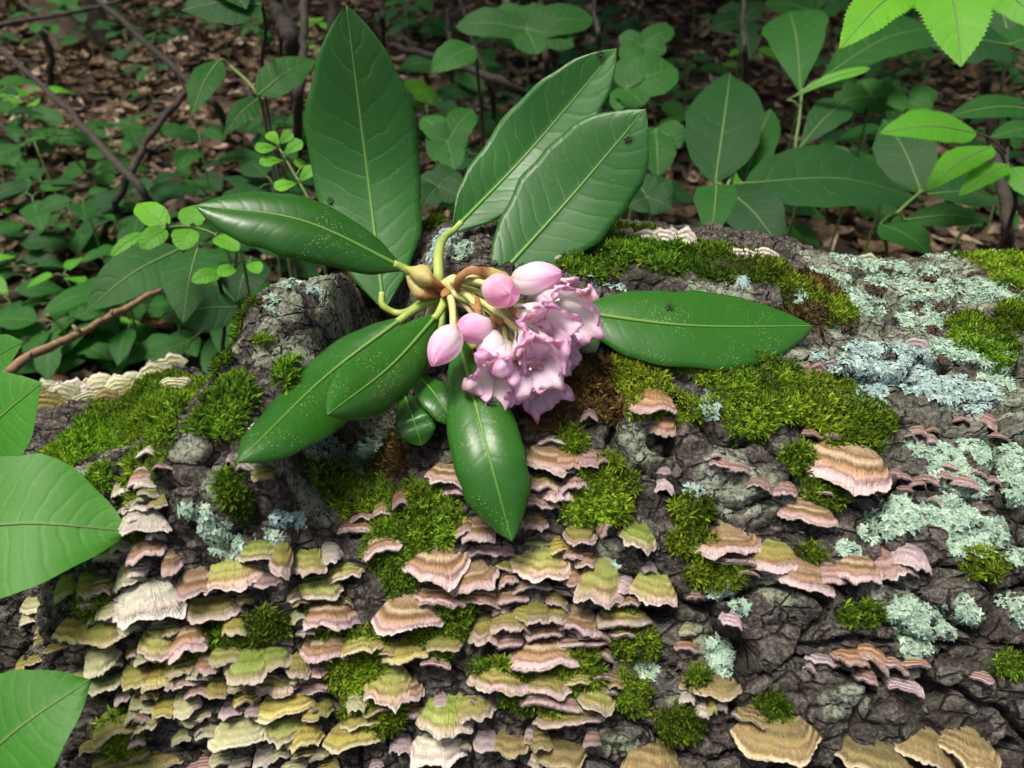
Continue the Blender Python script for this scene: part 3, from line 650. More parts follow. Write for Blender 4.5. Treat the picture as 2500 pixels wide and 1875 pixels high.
for it in ITEMS:
    k, bx, by, rx, ry, wd, ty = it; ox, oy = TILES[k]; S = .3858
    bx, by, rx, ry = ox+float(bx)*S, oy+float(by)*S, ox+float(rx)*S, oy+float(ry)*S; wd = float(wd)*S*1.25; hh_ = ry-by; ry += hh_*.10; by -= hh_*.12
    P = hit(bx, by)
    if P is None: continue
    px_, py_, _d = proj(P); ry += py_-by; by = py_
    rng = np.random.default_rng(100+nf); n = log_normal(P); d0 = (P-CAM).dot(FWD)
    upward = ry < by
    hpx = math.hypot(rx-bx, ry-by); hm = hpx*d0/FPX
    w_m = wd*d0/FPX
    if upward:
        Q = at(rx, ry, d0+.15*hm); up = (CAM-P).normalized()*.8+Vector((0, -.3, .3))
    else:
        # the rim stands out from the bark
        dl = logdepth(rx, ry); Q = at(rx, ry, min(dl, d0)-.55*hm-.003)
        view = (CAM-P).normalized(); up = (n*.5+Vector((0, 0, .9))+view*.35).normalized()
    if (Q-P).length > 2.0*hm+.004: Q = at(rx, ry, d0-.3*hm)
    P2 = P-n*.004
    V, F, A = fan_mesh(P2, Q, w_m, up, rng, fan=rng.uniform(1.05, 1.42), lobes=rng.integers(3, 8), thick=min(.0022, .0010+.05*w_m), bulge=rng.uniform(-.02, .14), na=34 if wd > 70 else 24, nr=11 if wd > 70 else 8)
    if nf >= 300:
        REST.add(V, F, **A); REST_MAT += [FKEYS.index(ty)]*sum(len(f) for f in F); nf += 1; continue
    o = obj('bracket_fungus', mesh_np('bracket_fungus', np.array(V)-np.array(P), F, A), FM[ty])
    o.location = P
    reg = region_of(bx, by); sz = 'broad ' if wd > 118 else 'little ' if wd < 62 else ''; ds = FDESC[ty].replace('small ', '').replace('large ', '')
    tag(o, f'{sz}{ds} bracket fungus {reg}', 'fungus', f'{sz}{ds} bracket fungi {reg}')
    nf += 1

if REST.v:
    me = REST.mesh('small_bracket_fungi'); [me.materials.append(FM[q]) for q in FKEYS]; me.polygons.foreach_set('material_index', np.array(REST_MAT, np.int32))
    o = obj('small_bracket_fungi', me); tag(o, 'smallest pale and mauve fungi crowding between the larger brackets', 'fungi', kind='stuff')
# ------------------------------------------------------------------ leaves
PROF = {
 'rhodo': ([0, .04, .12, .25, .42, .58, .74, .86, .94, .98, 1], [.07, .22, .52, .80, .96, 1, .90, .62, .32, .12, .005]),
 'ovate': ([0, .05, .15, .3, .45, .6, .75, .88, .96, 1], [.04, .34, .72, .97, 1, .88, .64, .34, .12, .005]),
 'heart': ([0, .03, .1, .25, .4, .6, .8, .93, 1], [.20, .62, .90, 1, .95, .72, .40, .13, .005]),
 'obov': ([0, .08, .25, .45, .65, .8, .92, .98, 1], [.03, .15, .48, .82, 1, .93, .60, .25, .01]),
 'lance': ([0, .06, .2, .4, .6, .8, .93, 1], [.03, .30, .74, 1, .9, .52, .18, .005]),
 'round': ([0, .04, .15, .35, .6, .8, .93, 1], [.10, .45, .80, 1, .98, .75, .40, .02]),
 'strip': ([0, .1, .5, .9, 1], [.6, .9, 1, .8, .3]),
}
def leaf_geo(ctrl, width, face, prof='ovate', fold=.10, curl=.0, wavy=.02, teeth=0.0, nt=0, lobes=0, nl=22, nc=9, rng=None, thick=0.0, droop=0.0):
    rng = rng or np.random.default_rng(1)
    c = bez(ctrl, nl); T = np.gradient(c, axis=0); T /= np.linalg.norm(T, axis=1)[:, None]
    f = np.array(face, float); f = f if f.ndim == 2 else np.tile(f, (nl, 1))
    W = np.cross(T, f); W /= np.linalg.norm(W, axis=1)[:, None]+1e-9
    N = np.cross(W, T)
    t = np.linspace(0, 1, nl); v = np.linspace(-1, 1, nc)
    hw = width/2*np.interp(t, *PROF[prof])*(1+.025*np.sin(t*17+rng.uniform(0, 6))+.018*np.sin(t*31+rng.uniform(0, 6)))
    if lobes: hw = hw*(.72+.38*np.abs(np.sin(t*math.pi*lobes+.3)))
    ed = np.ones((nl, nc)); tt = (np.arange(nl) % 2)*teeth
    ed[:, 0] -= tt*1.0; ed[:, -1] -= tt
    X = hw[:, None]*v[None]*ed
    ph = rng.uniform(0, 6.3, 4); av = np.abs(v)[None]
    Z = hw[:, None]*(fold*av-curl*av**2.4)+wavy*width*(np.sin(t*9+ph[0])[:, None]*np.where(v > 0, 1, .0)[None]+np.sin(t*8+ph[1])[:, None]*np.where(v < 0, 1, .0)[None])*av**2
    V = c[:, None]+X[..., None]*W[:, None]+Z[..., None]*N[:, None]
    lu = np.repeat(t, nc); lv = np.tile(v, nl); F = grid_faces(nl, nc); L = np.linalg.norm(np.diff(c, axis=0), axis=1).sum()
    if thick:
        V2 = V-thick*N[:, None]; n = nl*nc; i = np.arange(nl-1)*nc
        Fs = [F, F[:, ::-1]+n, np.stack([i, i+nc, n+i+nc, n+i], 1), np.stack([i+nc-1, n+i+nc-1, n+i+2*nc-1, i+2*nc-1], 1)]
        return np.concatenate([V.reshape(-1, 3), V2.reshape(-1, 3)]), [np.concatenate(Fs)], dict(lu=np.tile(lu, 2), lv=np.tile(lv, 2), und=np.repeat([0., 1.], n)), c, N, L
    return V.reshape(-1, 3), [F], dict(lu=lu, lv=lv), c, N, L
def leaf_mat(name, col, col2, vein, nveins=9.0, slope=.9, rough=.4, spec=.5, vstr=.5, trans=.25, tcol=None, speck=0.0, under=None, bump=.5, sheen_noise=120, fine=0.0):
    m = M(name); lu = m.attr('lu'); lv = m.attr('lv'); co = m.obj_co()
    av = m.math('ABSOLUTE', lv); nz = m.noise(70, 3, co)
    rv = m.n('ObjectInfo', out=5)
    w = m.math('SUBTRACT', m.math('MULTIPLY', lu, nveins), m.math('MULTIPLY', m.math('POWER', av, 1.3), slope))
    w = m.math('ADD', w, m.math('MULTIPLY', m.math('SUBTRACT', nz, .5), .8)); w = m.math('ADD', w, m.math('MULTIPLY', m.math('SIGN', lv), .22))
    fr = m.math('ABSOLUTE', m.math('SUBTRACT', m.math('FRACT', w), .5))
    lat = m.math('MULTIPLY', m.math('MULTIPLY', m.smooth(fr, .045, .0), m.smooth(av, .95, .5)), m.smooth(m.noise(45, 2, co), .38, .55))
    mid = m.smooth(av, .045, .012)
    cc = m.mix(m.noise(26, 3, co), col, col2)
    cc = m.mix(1.0, cc, m.n('CombineColor', {0: m.math('ADD', m.math('MULTIPLY', rv, .5), .75), 1: m.math('ADD', m.math('MULTIPLY', rv, .36), .82), 2: m.math('ADD', m.math('MULTIPLY', rv, .3), .85)}), 'MULTIPLY')
    cc = m.mix(m.math('MULTIPLY', lat, vstr), cc, vein)
    cc = m.mix(m.math('MULTIPLY', mid, .8), cc, vein)
    if fine:
        vr = m.n('TexVoronoi', {'Vector': co, 'Scale': 330.0}, 0, feature='DISTANCE_TO_EDGE')
        cc = m.mix(m.math('MULTIPLY', m.smooth(vr, .10, .0), fine), cc, vein)
    if speck:
        vo = m.n('TexVoronoi', {'Vector': co, 'Scale': 900.0, 'Randomness': 1.0}, 0)
        pick = m.smooth(m.noise(60, 2, co), .45, .62)
        cc = m.mix(m.math('MULTIPLY', m.math('MULTIPLY', m.smooth(vo, .22, .10), pick), speck), cc, (.55, .58, .22))
    sp = m.n('TexVoronoi', {'Vector': co, 'Scale': 70.0}, 0); cc = m.mix(m.math('MULTIPLY', m.math('MULTIPLY', m.smooth(sp, .12, .04), m.smooth(m.noise(18, 2, co), .5, .6)), .6), cc, (.05, .035, .012))
    cc = m.mix(m.math('MULTIPLY', m.smooth(m.noise(34, 5, co, .7), .52, .75), .35), cc, col)
    if under is not None: cc = m.mix(m.attr('und'), cc, under)
    puff = m.math('ADD', m.math('MULTIPLY', m.smooth(fr, .0, .25), .6), m.math('MULTIPLY', m.noise(sheen_noise, 3, co), .5))
    puff = m.math('ADD', puff, m.math('MULTIPLY', m.noise(600, 2, co), .12))
    return m.finish(cc, rough, m.bump(puff, bump, .0012), spec=spec, translucent=trans, tcol=tcol)
MAT_RH = leaf_mat('rhododendron_leaf', (.016, .088, .008), (.028, .125, .011), (.10, .24, .05), 12.0, 1.3, .36, .45, .16, .12, (.10, .34, .02), speck=.8, under=(.10, .19, .04), bump=.07)
MAT_RHF = leaf_mat('rhododendron_leaf_matte', (.014, .080, .012), (.026, .125, .018), (.15, .28, .08), 12.0, 1.5, .42, .42, .5, .14, (.10, .34, .02), speck=.3, under=(.10, .19, .04), bump=.14)
m = M('petiole'); pc = m.noise(90, 3, m.obj_co()); MAT_PET = m.finish(m.ramp(pc, [(.3, (.24, .34, .06)), (.7, (.40, .46, .12))]), .5, spec=.4)
m = M('midrib'); MAT_MID = m.finish((.11, .24, .04), .5, spec=.4)

HUB = at(1092, 702, logdepth(1092, 760)-.016); DH = (HUB-CAM).dot(FWD)
SPRIG = empty('rhododendron_sprig', HUB)
tag(SPRIG, 'rhododendron sprig with glossy leaves and wilting pink flowers lying on log', 'flower')
VIEW = lambda p: (CAM-Vector(p)).normalized()
def apparent(width_px, ctrl, face):
    """real width that shows as width_px in the photograph for this leaf's tilt"""
    mid = Vector(bez(ctrl, 5)[2]); T = (Vector(ctrl[-1])-Vector(ctrl[0])).normalized()
    W = T.cross(Vector(face)).normalized(); v = VIEW(mid)
    ti = (T-v*T.dot(v)).normalized(); wi = W-v*W.dot(v); wi = wi-ti*wi.dot(ti)
    return width_px*(mid-CAM).dot(FWD)/FPX/max(.35, wi.length)
def place(pts):
    out = []
    for x, y, mode, val in pts:
        out.append(at(x, y, val if mode == 'd' else logdepth(x, y)-val))
    return out
def rh_leaf(pts, wpx, face, mat, petiole, curl=.25, fold=.12, wavy=.012, seed=0, prof='rhodo', nl=40, nc=15):
    ctrl = place(pts); face = Vector(face).normalized(); wd = apparent(wpx, ctrl, face)
    if pts[-1][2] == 'o':      # lies over the log: keep clear of the bark all the way
        qs = bez(ctrl, 13); pj = [proj(q) for q in qs]; need = np.array([max(0, d-(logdepth(x, y)-.011)) for x, y, d in pj]); ti = np.linspace(0, 1, 13)
        lift = (need[None]*np.exp(-((ti[:, None]-ti[None])/.32)**2)).max(1)
        cc = [at(x, y, d-l) for (x, y, d), l in zip(pj, lift)]
        ctrl = cc
    V, F, A, c, N, L = leaf_geo(ctrl, wd, face, prof, fold, curl, wavy, nl=nl, nc=nc, rng=np.random.default_rng(seed), thick=.0006)
    o = child('leaf', mesh_np('leaf', V, F, A), mat, SPRIG)
    r = np.interp(np.linspace(0, 1, nl), [0, .5, 1], [.0012, .0006, .0002])*min(1, wd/.05+.3)
    mv, mf = tube(c+N*.0001, r, 6); child('midrib', mesh_np('midrib', mv, mf), MAT_MID, o)
    if petiole:
        pp = place(petiole)+[Vector(c[0]), Vector(c[2])]
        pv, pf = tube(bez(pp, 14), np.linspace(.0024, .0017, 14)*min(1, wd/.05+.35), 10)
        child('petiole', mesh_np('petiole', pv, pf), MAT_PET, o)
    return o
up = Vector((0, 0, 1)); vh = VIEW(HUB)
rh_leaf([(936,748,'d',.425),(897,420,'d',.435),(846,12,'d',.40)], 268, vh*1+up*.05+Vector((.15,0,0)), MAT_RHF, [(1060,720,'d',.40),(985,765,'d',.425)], curl=.10, fold=.06, wavy=.006, seed=1)
rh_leaf([(1108,562,'d',.405),(1290,372,'d',.42),(1506,118,'d',.405)], 185, vh*1+up*.1+Vector((-.2,0,0)), MAT_RHF, [(1072,690,'d',DH+.004),(1070,620,'d',DH+.012),(1085,580,'d',.395)], curl=.05, fold=.32, wavy=.03, seed=5)
rh_leaf([(1205,690,'d',.372),(1395,480,'d',.385),(1576,266,'d',.375)], 250, vh*1+up*.25+Vector((-.1,0,0)), MAT_RHF, [(1110,700,'d',DH+.01)], curl=.08, fold=.10, wavy=.018, seed=3)
rh_leaf([(985,655,'d',DH-.004),(740,540,'d',DH-.022),(477,502,'d',DH-.03)], 150, up*1+vh*.75, MAT_RH, [(1085,704,'d',DH),(1020,672,'d',DH-.003)], curl=.55, fold=.30, wavy=.008, seed=4)
rh_leaf([(1395,760,'o',.016),(1680,795,'o',.020),(1986,796,'o',.010)], 190, up*.9+vh*.7, MAT_RH, [(1180,735,'d',DH+.004),(1290,750,'o',.014)], curl=.22, fold=.10, wavy=.012, seed=6)
rh_leaf([(990,772,'d',DH+.002),(795,920,'o',.030),(581,1128,'o',.010)], 172, vh*.9+up*.5+Vector((-.25,0,0)), MAT_RH, [(1085,716,'d',DH+.002),(1035,742,'d',DH)], curl=.62, fold=.10, wavy=.006, seed=7)
rh_leaf([(1070,766,'d',DH-.012),(955,892,'d',.297),(800,1012,'d',.265)], 155, vh*1+up*.2+Vector((.1,0,0)), MAT_RH, [(1090,715,'d',DH),(1082,742,'d',DH-.008)], curl=.5, fold=.10, wavy=.008, seed=8)
rh_leaf([(1010,905,'o',.014),(1060,960,'o',.013),(1114,1042,'o',.006)], 80, vh*1+up*.2+Vector((.3,0,0)), MAT_RH, [(1085,720,'d',DH+.006),(1072,850,'o',.010),(1040,893,'o',.013)], curl=.25, fold=.2, seed=9, nl=26, nc=11)
rh_leaf([(978,942,'o',.010),(1005,1010,'o',.010),(1030,1088,'o',.005)], 92, vh*1+up*.3, MAT_RH, [(1070,800,'o',.012),(1010,905,'o',.010)], curl=.2, fold=.15, seed=10, nl=26, nc=11, prof='obov')
rh_leaf([(1118,820,'d',DH-.008),(1188,1090,'o',.024),(1250,1322,'o',.022)], 182, vh*1+up*.12, MAT_RH, [(1088,715,'d',DH+.004),(1110,770,'d',DH)], curl=.48, fold=.16, wavy=.008, seed=11)
rh_leaf([(1380,770,'o',.012),(1420,820,'o',.014),(1453,860,'o',.012)], 75, vh+up*.4, MAT_RH, [(1150,740,'d',DH+.006),(1280,760,'o',.010)], curl=.1, fold=.05, seed=12, nl=20, nc=9)

# ------------------------------------------------------------------ flowers
m = M('petal'); ps = m.attr('ps'); pt = m.attr('pt'); up_ = m.attr('up'); sat = m.attr('sat'); co = m.obj_co()
pn = m.noise(110, 3, co); sfac = m.math('ADD', ps, m.math('ADD', m.math('MULTIPLY', m.math('SUBTRACT', pn, .5), .5), m.math('MULTIPLY', m.math('ABSOLUTE', pt), .10)))
pcol = m.ramp(m.math('ADD', sfac, m.math('MULTIPLY', sat, .35)), [(.15, (.88, .82, .78)), (.55, (.92, .82, .87)), (.82, (.91, .62, .80)), (1.0, (.86, .42, .68))])
streak = m.noise(1.0, 2, m.n('CombineXYZ', {0: m.math('MULTIPLY', pt, 7.0), 1: m.math('MULTIPLY', ps, 1.2), 2: m.n('ObjectInfo', out=5)}))
pcol = m.mix(m.math('MULTIPLY', m.smooth(streak, .5, .75), .35), pcol, (.88, .80, .84))
fre = m.math('MULTIPLY', m.math('MULTIPLY', m.smooth(ps, .40, .5), m.smooth(ps, .80, .66)), m.math('MULTIPLY', m.smooth(m.math('ABSOLUTE', pt), .5, .25), up_))
fre = m.math('MULTIPLY', fre, m.smooth(m.noise(700, 2, co), .42, .55)); pcol = m.mix(fre, pcol, (.70, .36, .05))
wil = m.math('MULTIPLY', m.smooth(m.noise(48, 2, co), .58, .72), .35); pcol = m.mix(wil, pcol, (.74, .42, .28))
MAT_PETAL = m.finish(pcol, .45, m.bump(m.math('ADD', m.math('MULTIPLY', streak, .4), m.math('MULTIPLY', m.noise(200, 3, co), .6)), .4, .0012), spec=.3, translucent=.5)
m = M('pedicel'); MAT_PED = m.finish(m.ramp(m.noise(60, 2, m.obj_co()), [(.35, (.46, .48, .16)), (.6, (.60, .52, .26)), (.8, (.56, .36, .24))]), .5, spec=.35)
m = M('stamen'); MAT_STAM = m.finish((.80, .66, .62), .5)
m = M('bract'); bu = m.attr('lu'); bn = m.noise(95, 4, m.obj_co(), .65)
bc = m.ramp(m.math('ADD', bu, m.math('MULTIPLY', m.math('SUBTRACT', bn, .5), 1.1)), [(.2, (.44, .40, .13)), (.5, (.52, .42, .16)), (.62, (.34, .15, .05)), (.9, (.26, .09, .03))])
MAT_BRACT = m.finish(bc, .55, m.bump(bn, .6, .001), spec=.3, translucent=.15)
m = M('dry_bract'); MAT_DRY = m.finish(m.ramp(m.noise(140, 3, m.obj_co()), [(.3, (.22, .09, .03)), (.7, (.46, .24, .10))]), .7, translucent=.15)

def basis(a):
    a = np.array(a)/np.linalg.norm(a); r = np.array([0, 0, 1.]) if abs(a[2]) < .9 else np.array([1., 0, 0])
    e = np.cross(r, a); e /= np.linalg.norm(e); return a, e, np.cross(a, e)
def flower(bpx, tpx, R, openv, roll, sat, ped, seed, squash=1.0, npet=5):
    rng = np.random.default_rng(seed)
    B = np.array(at(*bpx)); Tp = np.array(at(*tpx)); a, e, f = basis(Tp-B); L = np.linalg.norm(Tp-B)
    Rm = R*(1.16 if openv > 0 else 1.0)*(bpx[2])/FPX
    # calyx and the little stalk collar, the flower's own mesh
    n = 8; cv, cf = tube([B-a*.002, B+a*.001, B+a*.004], [.0011, .0022, .0012], 10)
    fo = child('flower', mesh_np('flower', cv, cf), MAT_PED, SPRIG)
    pv, pf = tube(bez([Vector(HUB)+Vector(rng.normal(0, .0012, 3))]+[at(*q) for q in ped]+[Vector(B)+Vector(a)*.001], 18), np.linspace(.0017, .0013, 18), 8)
    child('pedicel', mesh_np('pedicel', pv, pf), MAT_PED, fo)
    ns, nt = 18, 13; s = np.linspace(0, 1, ns)[:, None]; t = np.linspace(-1, 1, nt)[None]
    for k in range(npet):
        a0 = roll+k*2*math.pi/npet+rng.normal(0, .06)
        if openv <= 0:      # closed bud: petals wrap each other and meet at the tip
            rad = Rm*.86*(np.sin(np.clip(s, 0, 1)**.80*math.pi*.995)**.75+.02*(1-s))*(1+.10*np.cos(t*2.0))+(.0006+.0004*k)*(1-s**4)*np.ones_like(t)
            hwid = math.radians(52)*np.where(s > .8, 1-.45*((s-.8)/.2)**2, 1)
            z = L*s+0*t; tw = .5*s
        else:
            tube_r = .22+.30*sstep(0, .5, s); flare = sstep(.38, 1.0, s)**1.25
            rad = Rm*(tube_r+(1-.45)*openv*flare)*np.ones_like(t)
            hwid = math.radians(lerp(39, 46, 1))*(.85+.25*sstep(.3, .7, s))*np.where(s > .52, np.sqrt(np.clip(1-((s-.52)/.483)**2, 0, 1)), 1)
            z = L*(np.sin(np.clip(s*1.05, 0, 1)*math.pi/2)*.92)*np.ones_like(t)-L*.16*openv*sstep(.75, 1, s)
            z = z+L*.06*np.sin(t*math.pi*2.2+rng.uniform(0, 6))*flare+L*.05*np.sin(t*math.pi*4+rng.uniform(0, 6))*flare
            rad = rad*(1+.12*np.cos(t*math.pi*1.2)*flare-.18*(t**2)*flare)+(.0005*k)
            tw = 0*s+rng.normal(0, .05)
        ang = a0+tw+t*hwid
        p = B+z[..., None]*a+(rad*np.cos(ang))[..., None]*e+(rad*np.sin(ang))[..., None]*f*squash
        q = p.reshape(-1, 3); cr_ = np.stack([fbm(q*60+seed*3+k, 2, 5), fbm(q*60+seed*3+k+40, 2, 6), fbm(q*60+seed+k+80, 2, 7)], -1)
        q = q+cr_*(.0030 if openv > 0 else .0010)*np.repeat(s.ravel(), nt)[:, None]
        if openv > 0: q[:, 2] -= .004*np.repeat(s.ravel()**2, nt)
        at_ = dict(ps=np.repeat(s.ravel(), nt), pt=np.tile(t.ravel(), ns), up=np.full(ns*nt, 1. if k == 0 and openv > .4 else 0.), sat=np.full(ns*nt, sat+rng.normal(0, .08)))
        child('petal', mesh_np('petal', q, grid_faces(ns, nt), at_), MAT_PETAL, fo)
    if openv > .4:
        for k in range(3):
            d = a+.26*(math.cos(k*1.05+roll)*e+math.sin(k*1.05+roll)*f); l = L*rng.uniform(.75, 1.0)
            J = Join(); v_, f_ = tube(bez([B+a*.003, B+d*l*.6, B+d*l+np.array([0, 0, .003])], 8), .0003, 5); J.add(v_, f_)
            tip = B+d*l+np.array([0, 0, .003]); v_, f_ = tube([tip-d*.0009, tip, tip+d*.0009], [.0003, .0006, .0003], 6); J.add(v_, f_)
            child('stamen', J.mesh('stamen'), MAT_STAM, fo)
    return fo
LDf = lambda x, y, o: (x, y, logdepth(x, y)-o)
# open, wilting flowers
flower((1318,722,DH-.014), (1414,764,DH-.044), 66, .85, .6, .0, [(1200,690,DH-.008)], 21)
flower((1436-130,700,DH-.006), (1398,722,DH-.018), 52, .55, 1.9, -.05, [(1190,680,DH-.006)], 22)
flower((1268,768,DH-.020), (1352,796,DH-.054), 60, .8, 2.6, -.05, [(1170,715,DH-.010)], 23)
flower((1290,800,DH-.020), (1400,862,DH-.034), 58, .85, .2, .0, [(1170,730,DH-.008)], 24)
flower((1275,812,DH-.026), (1312,888,DH-.058), 66, 1.0, math.pi/2+.2, .02, [(1180,740,DH-.014)], 25)
flower((1240,846,DH-.022), (1222,926,DH-.048), 64, .95, .9, .08, [(1210,770,DH-.016)], 26)
flower((1275,860,DH-.022), (1320,945,DH-.044), 62, .9, 2.2, .08, [(1190,750,DH-.010)], 27)
# buds
flower((1107,802,DH-.034), (1054,892,DH-.050), 30, 0, .4, .16, [(1102,735,DH-.014),(1106,772,DH-.026)], 31)
flower((1186,792,DH-.022), (1118,812,DH-.034), 32, 0, 1.2, .42, [(1140,720,DH-.012),(1170,760,DH-.018)], 32)
flower((1192,812,DH-.022), (1203,922,DH-.034), 30, 0, 2.2, .15, [(1150,720,DH-.010),(1180,780,DH-.018)], 33)
flower((1207,700,DH-.024), (1242,718,DH-.044), 36, 0, .3, .52, [(1150,685,DH-.014)], 34)
flower((1254,686,DH-.012), (1372,668,DH-.028), 40, 0, .9, .0, [(1180,672,DH-.010)], 35, squash=.9)
flower((1224,800,DH-.008), (1240,858,DH-.010), 26, 0, .9, .6, [(1170,740,DH-.004)], 36)
# stalks that lost their flowers, stem, bracts
for i, (x, y, o_) in enumerate([(1188,828,.012),(1262,852,.010),(1214,790,.014),(1240,760,.006)]):
    pv, pf = tube(bez([Vector(HUB), at(lerp(1092,x,.5)+8, lerp(702,y,.5)-8, DH-.008), at(x, y, DH-o_)], 12), np.linspace(.0018, .0012, 12), 8)
    child('pedicel', mesh_np('pedicel', pv, pf), MAT_PED, SPRIG)
pv, pf = tube(bez([at(1112,692,DH-.004), Vector(HUB), at(1075,722,DH+.004), at(1050,790,DH+.02), at(1030,860,DH+.03)], 16), np.linspace(.0042, .0030, 16), 12)
child('stem', mesh_np('stem', pv, pf), MAT_PED, SPRIG)
def bract(pts, wpx, face, curl, fold, mat, seed, prof='lance', wavy=.03):
    ctrl = [at(*p) for p in pts]; wd = wpx*pts[0][2]/FPX
    V, F, A, c, N, L = leaf_geo(ctrl, wd, face, prof, fold, curl, wavy, nl=16, nc=9, rng=np.random.default_rng(seed), thick=.0003)
    V = V+.0012*np.stack([fbm(V*130+seed, 2, 3), fbm(V*130+seed+9, 2, 4), fbm(V*130+seed+19, 2, 5)], -1)
    return child('bract', mesh_np('bract', V, F, A), mat, SPRIG)
bract([(984,652,DH-.008),(1035,676,DH-.013),(1092,708,DH-.007)], 52, vh, .9, .0, MAT_BRACT, 1)
bract([(982,664,DH-.004),(1025,712,DH-.009),(1084,728,DH-.004)], 42, vh, .9, .0, MAT_BRACT, 2)
bract([(1000,660,DH-.002),(1040,700,DH-.006),(1088,715,DH-.002)], 60, vh, .7, .0, MAT_BRACT, 3)
bract([(1108,712,DH-.010),(1122,668,DH-.018),(1158,650,DH-.020),(1205,668,DH-.016),(1256,692,DH-.010)], 30, vh*.6+up, .8, 0, MAT_DRY, 4, 'strip')
bract([(1258,690,DH-.011),(1205,670,DH-.017),(1150,656,DH-.020)], 34, vh, .3, 0, MAT_BRACT, 5)
bract([(1128,812,DH-.010),(1160,840,DH-.012),(1170,862,DH-.008)], 60, vh, .3, 0, MAT_BRACT, 6, 'round')
for i, p in enumerate([((1165,725),(1172,755),(1196,782)),((1178,780),(1205,800),(1214,778)),((1198,772),(1222,785),(1246,800)),((1190,790),(1200,808),(1212,812)),((1150,740),(1168,770),(1160,792)),((1240,745),(1255,765),(1262,785))]):
    bract([(p[0][0],p[0][1],DH-.018),(p[1][0],p[1][1],DH-.024),(p[2][0],p[2][1],DH-.016)], 16, vh+Vector((.4*math.sin(i*2), 0, .3)), .5, .2, MAT_DRY, 20+i, 'strip', .1)
bract([(1078,700,DH-.006),(1090,716,DH-.012),(1096,724,DH-.008)], 26, vh, .2, 0, MAT_DRY, 31, 'strip', .15)
# cut stalk down to the small leaves
pv, pf = tube(bez([at(1098,720,DH+.004), at(1080,780,DH+.006), at(1060,870,logdepth(1060,870)-.008), at(1030,905,logdepth(1030,905)-.008)], 14), .0016, 8)
child('side_stem', mesh_np('side_stem', pv, pf), MAT_PET, SPRIG)
# ------------------------------------------------------------------ forest floor
gx = np.concatenate([np.linspace(-60, -6, 14), np.linspace(-5.5, 5.5, 120), np.linspace(6, 60, 14)])
gy = np.concatenate([np.linspace(-20, -1.2, 10), np.linspace(-1, 7, 120), np.linspace(8, 90, 16)])
X, Y = np.meshgrid(gx, gy, indexing='ij'); Zg = ground_z(X.ravel(), Y.ravel())
m = M('soil'); sn = m.noise(30, 6, m.obj_co(), .65)
MAT_SOIL = m.finish(m.ramp(sn, [(.3, (.020, .014, .010)), (.6, (.06, .042, .03)), (.8, (.10, .075, .055))]), .95, m.bump(sn, .8, .02), spec=.1)
o = obj('ground', mesh_np('ground', np.stack([X.ravel(), Y.ravel(), Zg], -1), grid_faces(len(gx), len(gy))[:, ::-1]), MAT_SOIL); tag(o, kind='structure')
def gz1(x, y): return float(ground_z(np.array([x]), np.array([y]))[0])
def ground_hit(x, y):
    d = ray(x, y); t = .3
    while t < 30:
        p = CAM+d*t
        if p.z <= gz1(p.x, p.y): return p
        t *= 1.02
    return CAM+d*30
# leaf litter: curled dead leaves, far too many to count
def litter_mesh(n, size, near=False):
    y = RNG.uniform(.15, 6.5, n)**1.0; x = RNG.uniform(-1, 1, n)*(0.6+y*.85)
    z = ground_z(x, y)+RNG.uniform(.002, .035, n)
    a = RNG.uniform(0, 6.283, n); L = size*RNG.uniform(.5, 1.3, n)*(1+.25*np.clip(y-2, 0, 3)); W = L*RNG.uniform(.35, .65, n)
    tx = RNG.normal(0, .35, n); ty = RNG.normal(0, .35, n); cu = RNG.normal(.15, .35, n)
    nl, nc = 5, 4; t = np.linspace(-.5, .5, nl); v = np.linspace(-1, 1, nc)
    prof = np.array([.12, .85, 1, .7, .05])
    U_, V_ = np.meshgrid(t, v, indexing='ij'); PR = np.repeat(prof, nc).reshape(nl, nc)*RNG.uniform(.65, 1.2, (n, nl, nc))
    px_ = L[:, None, None]*U_[None]; py_ = W[:, None, None]*.5*V_[None]*PR
    pz_ = cu[:, None, None]*W[:, None, None]*(V_[None]**2)*.8+RNG.normal(0, .06, (n, nl, nc))*W[:, None, None]+(RNG.normal(0, .5, n))[:, None, None]*L[:, None, None]*U_[None]**2
    pz_ = pz_+px_*tx[:, None, None]+py_*ty[:, None, None]
    ca, sa = np.cos(a)[:, None, None], np.sin(a)[:, None, None]
    V = np.stack([x[:, None, None]+px_*ca-py_*sa, y[:, None, None]+px_*sa+py_*ca, z[:, None, None]+np.abs(pz_)*.8], -1).reshape(-1, 3)
    pal = np.array([(.10, .066, .040), (.16, .11, .07), (.065, .044, .028), (.25, .185, .13), (.34, .26, .20), (.042, .029, .02), (.12, .075, .042), (.09, .063, .045)])
    C = 1.4*np.repeat(pal[RNG.choice(len(pal), n, p=[.2, .15, .18, .09, .05, .13, .1, .1])]*RNG.uniform(.7, 1.25, n)[:, None], nl*nc, 0)
    F = (grid_faces(nl, nc)[None]+(np.arange(n)*nl*nc)[:, None, None]).reshape(-1, 4)
    return mesh_np('leaf_litter', V, F, {'col': C}, smooth=True)
m = M('dead_leaf'); MAT_DEAD = m.finish(m.mix(m.smooth(m.noise(60, 3, m.obj_co()), .4, .7), m.attr('col', False), (.05, .032, .02)), .75, spec=.2, translucent=.1)
o = obj('leaf_litter', litter_mesh(20000, .062), MAT_DEAD); tag(o, 'brown dead leaves carpeting the forest floor', 'leaves', kind='stuff')

